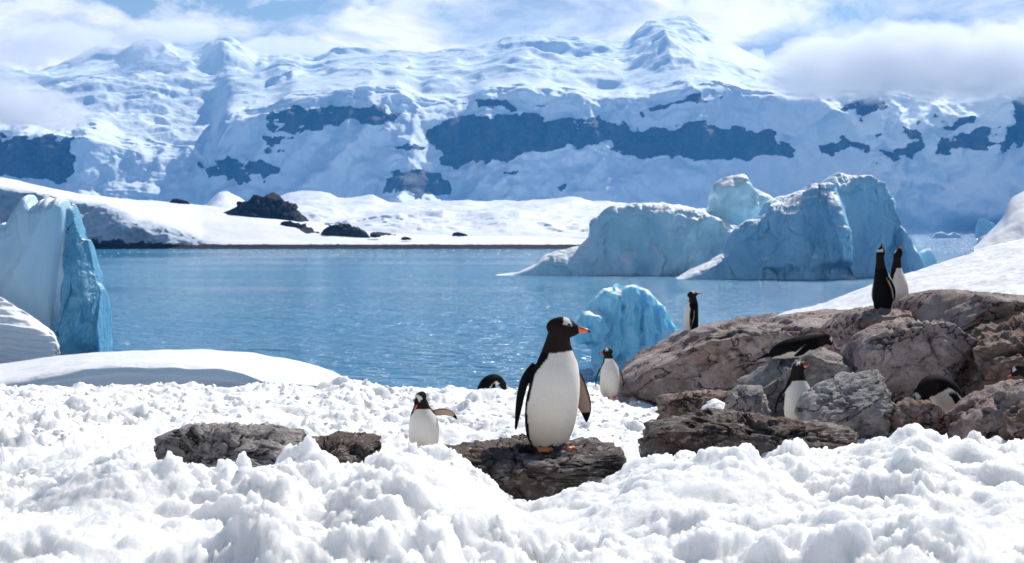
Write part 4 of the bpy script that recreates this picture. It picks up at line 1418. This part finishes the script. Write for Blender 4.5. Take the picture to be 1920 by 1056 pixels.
    if feet:
        for s_ in (-1, 1):
            ol = [(-0.02, -0.05), (-0.032, 0.0), (-0.062, 0.105), (-0.050, 0.118), (-0.032, 0.098), (-0.008, 0.135), (0.008, 0.135), (0.030, 0.098), (0.050, 0.115), (0.060, 0.10), (0.032, 0.0), (0.02, -0.05)]
            vs_, k = [], len(ol)
            for zz, sc_ in ((0.0, 1.0), (0.016, 0.98), (0.026, 0.86)):
                for x, y in ol:
                    vs_.append((s_ * 0.085 * stout + x * sc_, -(0.06 + y * sc_), zz))
            vs_ += [(s_ * 0.085 * stout, -0.03, 0.075), (s_ * 0.085 * stout, -0.10, 0.03)]
            fs_ = [(list(range(k)))[::-1]]
            for r in range(2):
                for i in range(k):
                    j = (i + 1) % k
                    fs_.append((r * k + i, r * k + j, (r + 1) * k + j, (r + 1) * k + i))
            for i in range(k):
                j = (i + 1) % k
                fs_.append((2 * k + i, 2 * k + j, 3 * k if i in (0, 10, 11) else 3 * k + 1))
            mesh_obj('foot', np.array(vs_) * h, [tuple(q) for q in fs_], M_FOOT, root)
    return root


def side_flippers(drop=0.0, spread=0.0, st=1.0):
    return [dict(pts=[(s * 0.125 * st, -0.01, 0.625), (s * (0.178 + spread * .3) * st, -0.02, 0.54), (s * (0.200 + spread * .7) * st, -0.025, 0.42), (s * (0.205 + spread) * st, -0.02, 0.30),
                      (s * (0.20 + spread * 1.2) * st, 0.0, 0.215)], out=(s, -0.15, 0.1)) for s in (-1, 1)]


def stoop_flippers():
    return [dict(pts=[(s * 0.13, 0.05, 0.40), (s * 0.185, 0.02, 0.33), (s * 0.20, -0.03, 0.24), (s * 0.20, -0.07, 0.15), (s * 0.19, -0.1, 0.08)], out=(s, 0, 0.1)) for s in (-1, 1)]


def prone_flippers():
    return [dict(pts=[(s * 0.12, 0.22, 0.19), (s * 0.18, 0.16, 0.15), (s * 0.21, 0.06, 0.09), (s * 0.21, -0.03, 0.05), (s * 0.20, -0.1, 0.03)], out=(s, 0, 0.4)) for s in (-1, 1)]


def penguins():
    # main penguin on the ledge
    lat = [0, 0, 0.004, 0.01, 0.02, 0.038, 0.055, 0.072, 0.08, 0.08, 0.085, 0.09]
    penguin('large penguin in the foreground standing on the dark ledge, head turned right', 1028, 840, 8.62, 0.80, 24, lateral=lat, stout=1.12, head_yaw=56, head_pitch=-2, voxel=0.0045, neck=0.795, collar=0.015,
            flippers=[dict(pts=[(0.16, -0.03, 0.60), (0.235, -0.05, 0.52), (0.285, -0.04, 0.40), (0.325, -0.02, 0.28), (0.325, 0.0, 0.175)], out=(0.35, -0.95, 0.15), half=0.07),
                      dict(pts=[(-0.08, -0.06, 0.63), (-0.150, -0.08, 0.53), (-0.190, -0.08, 0.41), (-0.228, -0.05, 0.28), (-0.262, -0.02, 0.15)], out=(-1, 0.1, 0.1), half=0.058)],
            head_scale=1.24, front=84)
    # flipper held out, looking down
    lat = [0, 0, 0, 0, 0.0, -0.005, -0.01, -0.02, -0.03, -0.04, -0.05, -0.06]
    penguin('small penguin by the left dark rock, looking down with one flipper held out', 795, 848, 15.5, 0.65, 8, lateral=lat, head_yaw=-42, head_pitch=-38, stout=1.4, head_scale=1.5,
            flippers=[dict(pts=[(0.10, -0.03, 0.62), (0.21, -0.05, 0.655), (0.35, -0.06, 0.66), (0.48, -0.06, 0.62), (0.57, -0.05, 0.53)], out=(0.1, -0.9, 0.5), half=0.075),
                      dict(pts=[(-0.12, -0.04, 0.62), (-0.17, -0.10, 0.52), (-0.18, -0.13, 0.42), (-0.18, -0.14, 0.32), (-0.175, -0.13, 0.24)], out=(-1, -0.5, 0.1))])
    # bent over on the crest of the snow, seen from behind
    penguin('penguin bent down on the snow crest, only its dark back showing', 916, 752, 23.4, 0.80, 120, body=STOOP, head_yaw=0, head_pitch=-55, flippers=stoop_flippers(), feet=False, eyes=False)
    # by the foot of the ridge
    penguin('penguin facing us at the lower left foot of the rock ridge', 1143, 746, 21.4, 0.76, 6, head_yaw=-70, head_pitch=-2, stout=1.08, flippers=side_flippers(spread=0.05, st=1.06), neck=0.86, head_scale=1.15,
            lateral=[0] * 6 + [0, 0, -.01, -.02, -.03, -.035])
    # on the ridge, looking back over its shoulder
    penguin('penguin alone on top of the rock ridge, belly left, bill turned right', 1299, 626, 23.2, 0.70, -97, head_yaw=-178, head_pitch=12, stout=1.12, head_scale=1.2, flippers=[
        dict(pts=[(s * 0.125, 0.0, 0.63), (s * 0.18, 0.02, 0.53), (s * 0.20, 0.02, 0.42), (s * 0.20, 0.04, 0.30), (s * 0.19, 0.06, 0.17)], out=(s, 0, 0.1), half=0.05) for s in (-1, 1)], eyes=False, front=78)
    # two with raised bills
    penguin('bill-raised penguin turning its black back, front one of the pair', 1655, 590, 18.3, 0.80, 128, body=STRETCH, head_yaw=5, head_pitch=76, stout=1.06, flippers=[
        dict(pts=[(-0.115, -0.01, 0.60), (-0.165, 0.0, 0.51), (-0.20, 0.02, 0.40), (-0.205, 0.03, 0.30), (-0.19, 0.05, 0.22)], out=(-1, 0, 0.1), half=0.045),
        dict(pts=[(0.115, -0.01, 0.60), (0.165, 0.02, 0.51), (0.19, 0.02, 0.40), (0.195, 0.0, 0.30), (0.19, 0.0, 0.2)], out=(1, 0, 0.1))], eyes=False, neck=0.76, lateral=[0] * 5 + [.005, .01, .02, .03, .04, .05, .055])
    penguin('bill-raised penguin showing its white front, rear one of the pair', 1682, 585, 18.9, 0.78, 38, body=STRETCH, head_yaw=10, head_pitch=72, stout=1.06, flippers=side_flippers(spread=0.01, st=.95), eyes=False, neck=0.76)
    # asleep on the pale boulder
    penguin('penguin lying on its belly on the pale grey boulder', 1500, 668, 16.4, 0.75, 80, body=PRONE, head_yaw=0, head_pitch=-55, tilt=-9, neck=0.86, feet=False, eyes=False, tail_dir=(-1, -0.25), stout=1.12,
            flippers=prone_flippers(), front=70)
    # among the rocks, facing us
    penguin('upright white-chested penguin among the right-hand rocks, orange bill towards us', 1495, 806, 15.3, 0.74, 12, head_yaw=24, head_pitch=14, flippers=side_flippers(spread=0.09, st=1.12), stout=1.18, neck=0.78, head_scale=1.15)
    # stooping behind the brown rock
    penguin('stooping penguin half hidden behind the small brown rock at right', 1768, 794, 14.6, 0.92, -60, body=STOOP, head_yaw=-10, head_pitch=-30, stout=1.05, flippers=stoop_flippers(), eyes=False, neck=0.74)
    # cut by the right edge
    penguin('penguin lying on the rocks, cut off by the right picture edge', 1968, 722, 15.0, 0.72, -100, body=PRONE, head_pitch=-30, feet=False, eyes=False, flippers=prone_flippers(), front=80)


penguins()


# ------------------------------------------------------------------ air: haze and low cloud
def vol_mat(name, col, dens, aniso):
    m = bpy.data.materials.new(name)
    m.use_nodes = True
    nt = NT(m.node_tree)
    out = nt.n('ShaderNodeOutputMaterial')
    pv = nt.n('ShaderNodeVolumePrincipled', ins={'Color': (*col, 1), 'Density': dens, 'Anisotropy': aniso})
    nt.link(pv.outputs[0], out.inputs['Volume'])
    return m


def haze():
    x, y0, y1, z0, z1 = 3600, -40, 5350, -2, 735
    V = [(-x, y0, z0), (x, y0, z0), (x, y1, z0), (-x, y1, z0), (-x, y0, z1), (x, y0, z1), (x, y1, z1), (-x, y1, z1)]
    Fq = [(0, 3, 2, 1), (4, 5, 6, 7), (0, 1, 5, 4), (1, 2, 6, 5), (2, 3, 7, 6), (3, 0, 4, 7)]
    o = mesh_obj('haze', V, Fq, vol_mat('blue_air', (0.08, 0.43, 1.0), 0.00008, 0.25), smooth=False)
    tag(o, kind='stuff')


haze()


def clouds():
    M = vol_mat('cloud_mist', (0.99, 0.99, 1.0), 0.011, 0.35)
    specs = [
        ([(1350, 140), (1400, 105), (1500, 80), (1620, 55), (1760, 50), (1900, 60), (2050, 70), (2300, 60), (2300, 185), (2050, 185), (1850, 182), (1700, 176), (1560, 172), (1430, 165)], 3250, 190, 'wide grey-white cloud bank hiding the right summits'),
        ([(-300, 150), (-100, 140), (40, 152), (120, 180), (200, 226), (150, 240), (0, 238), (-300, 240)], 3330, 130, 'low cloud bank over the left mountain shoulder'),
        ([(1290, 120), (1320, 80), (1350, 80), (1400, 100), (1470, 140), (1400, 165), (1330, 158)], 4200, 120, 'soft cloud clinging to the highest summit'),
        ([(-150, 70), (-20, 52), (100, 44), (190, 52), (240, 80), (200, 105), (90, 112), (-40, 128), (-150, 130)], 4400, 110, 'cloud pile over the far left skyline'),
        ([(210, 60), (290, 42), (370, 40), (415, 62), (400, 80), (330, 78), (260, 92), (215, 88)], 4450, 90, 'small white cloud puff on the left skyline'),
        ([(430, 92), (500, 66), (590, 70), (625, 92), (570, 106), (480, 104)], 4450, 80, 'pale cloud sitting in the saddle of the left skyline'),
    ]
    for k, (ol, d, depth, lab) in enumerate(specs):
        P, f = boulder_verts(ol, d, depth, sub=6, seed=60 + k, box=1.0, amp=0, cuts=0, crack=0, smooth_out=6, fine_facets=False)
        c = P.mean(0)
        s = (P[:, 2].max() - P[:, 2].min()) * 0.5
        nn = (P - c) / np.array([4, 1, 1])
        nn /= np.linalg.norm(nn, axis=1, keepdims=True) + 1e-6
        rel = 0.55 * fbm(P / (s * 1.1), 6, 70 + k, 0.58) + 0.14 * (np.abs(fbm(P / (s * 0.4), 4, 90 + k)))
        P = P + nn * (rel * s)[:, None]
        o = mesh_obj('cloud', P, f, M)
        tag(o, lab, 'cloud', 'low clouds on the mountains')


clouds()
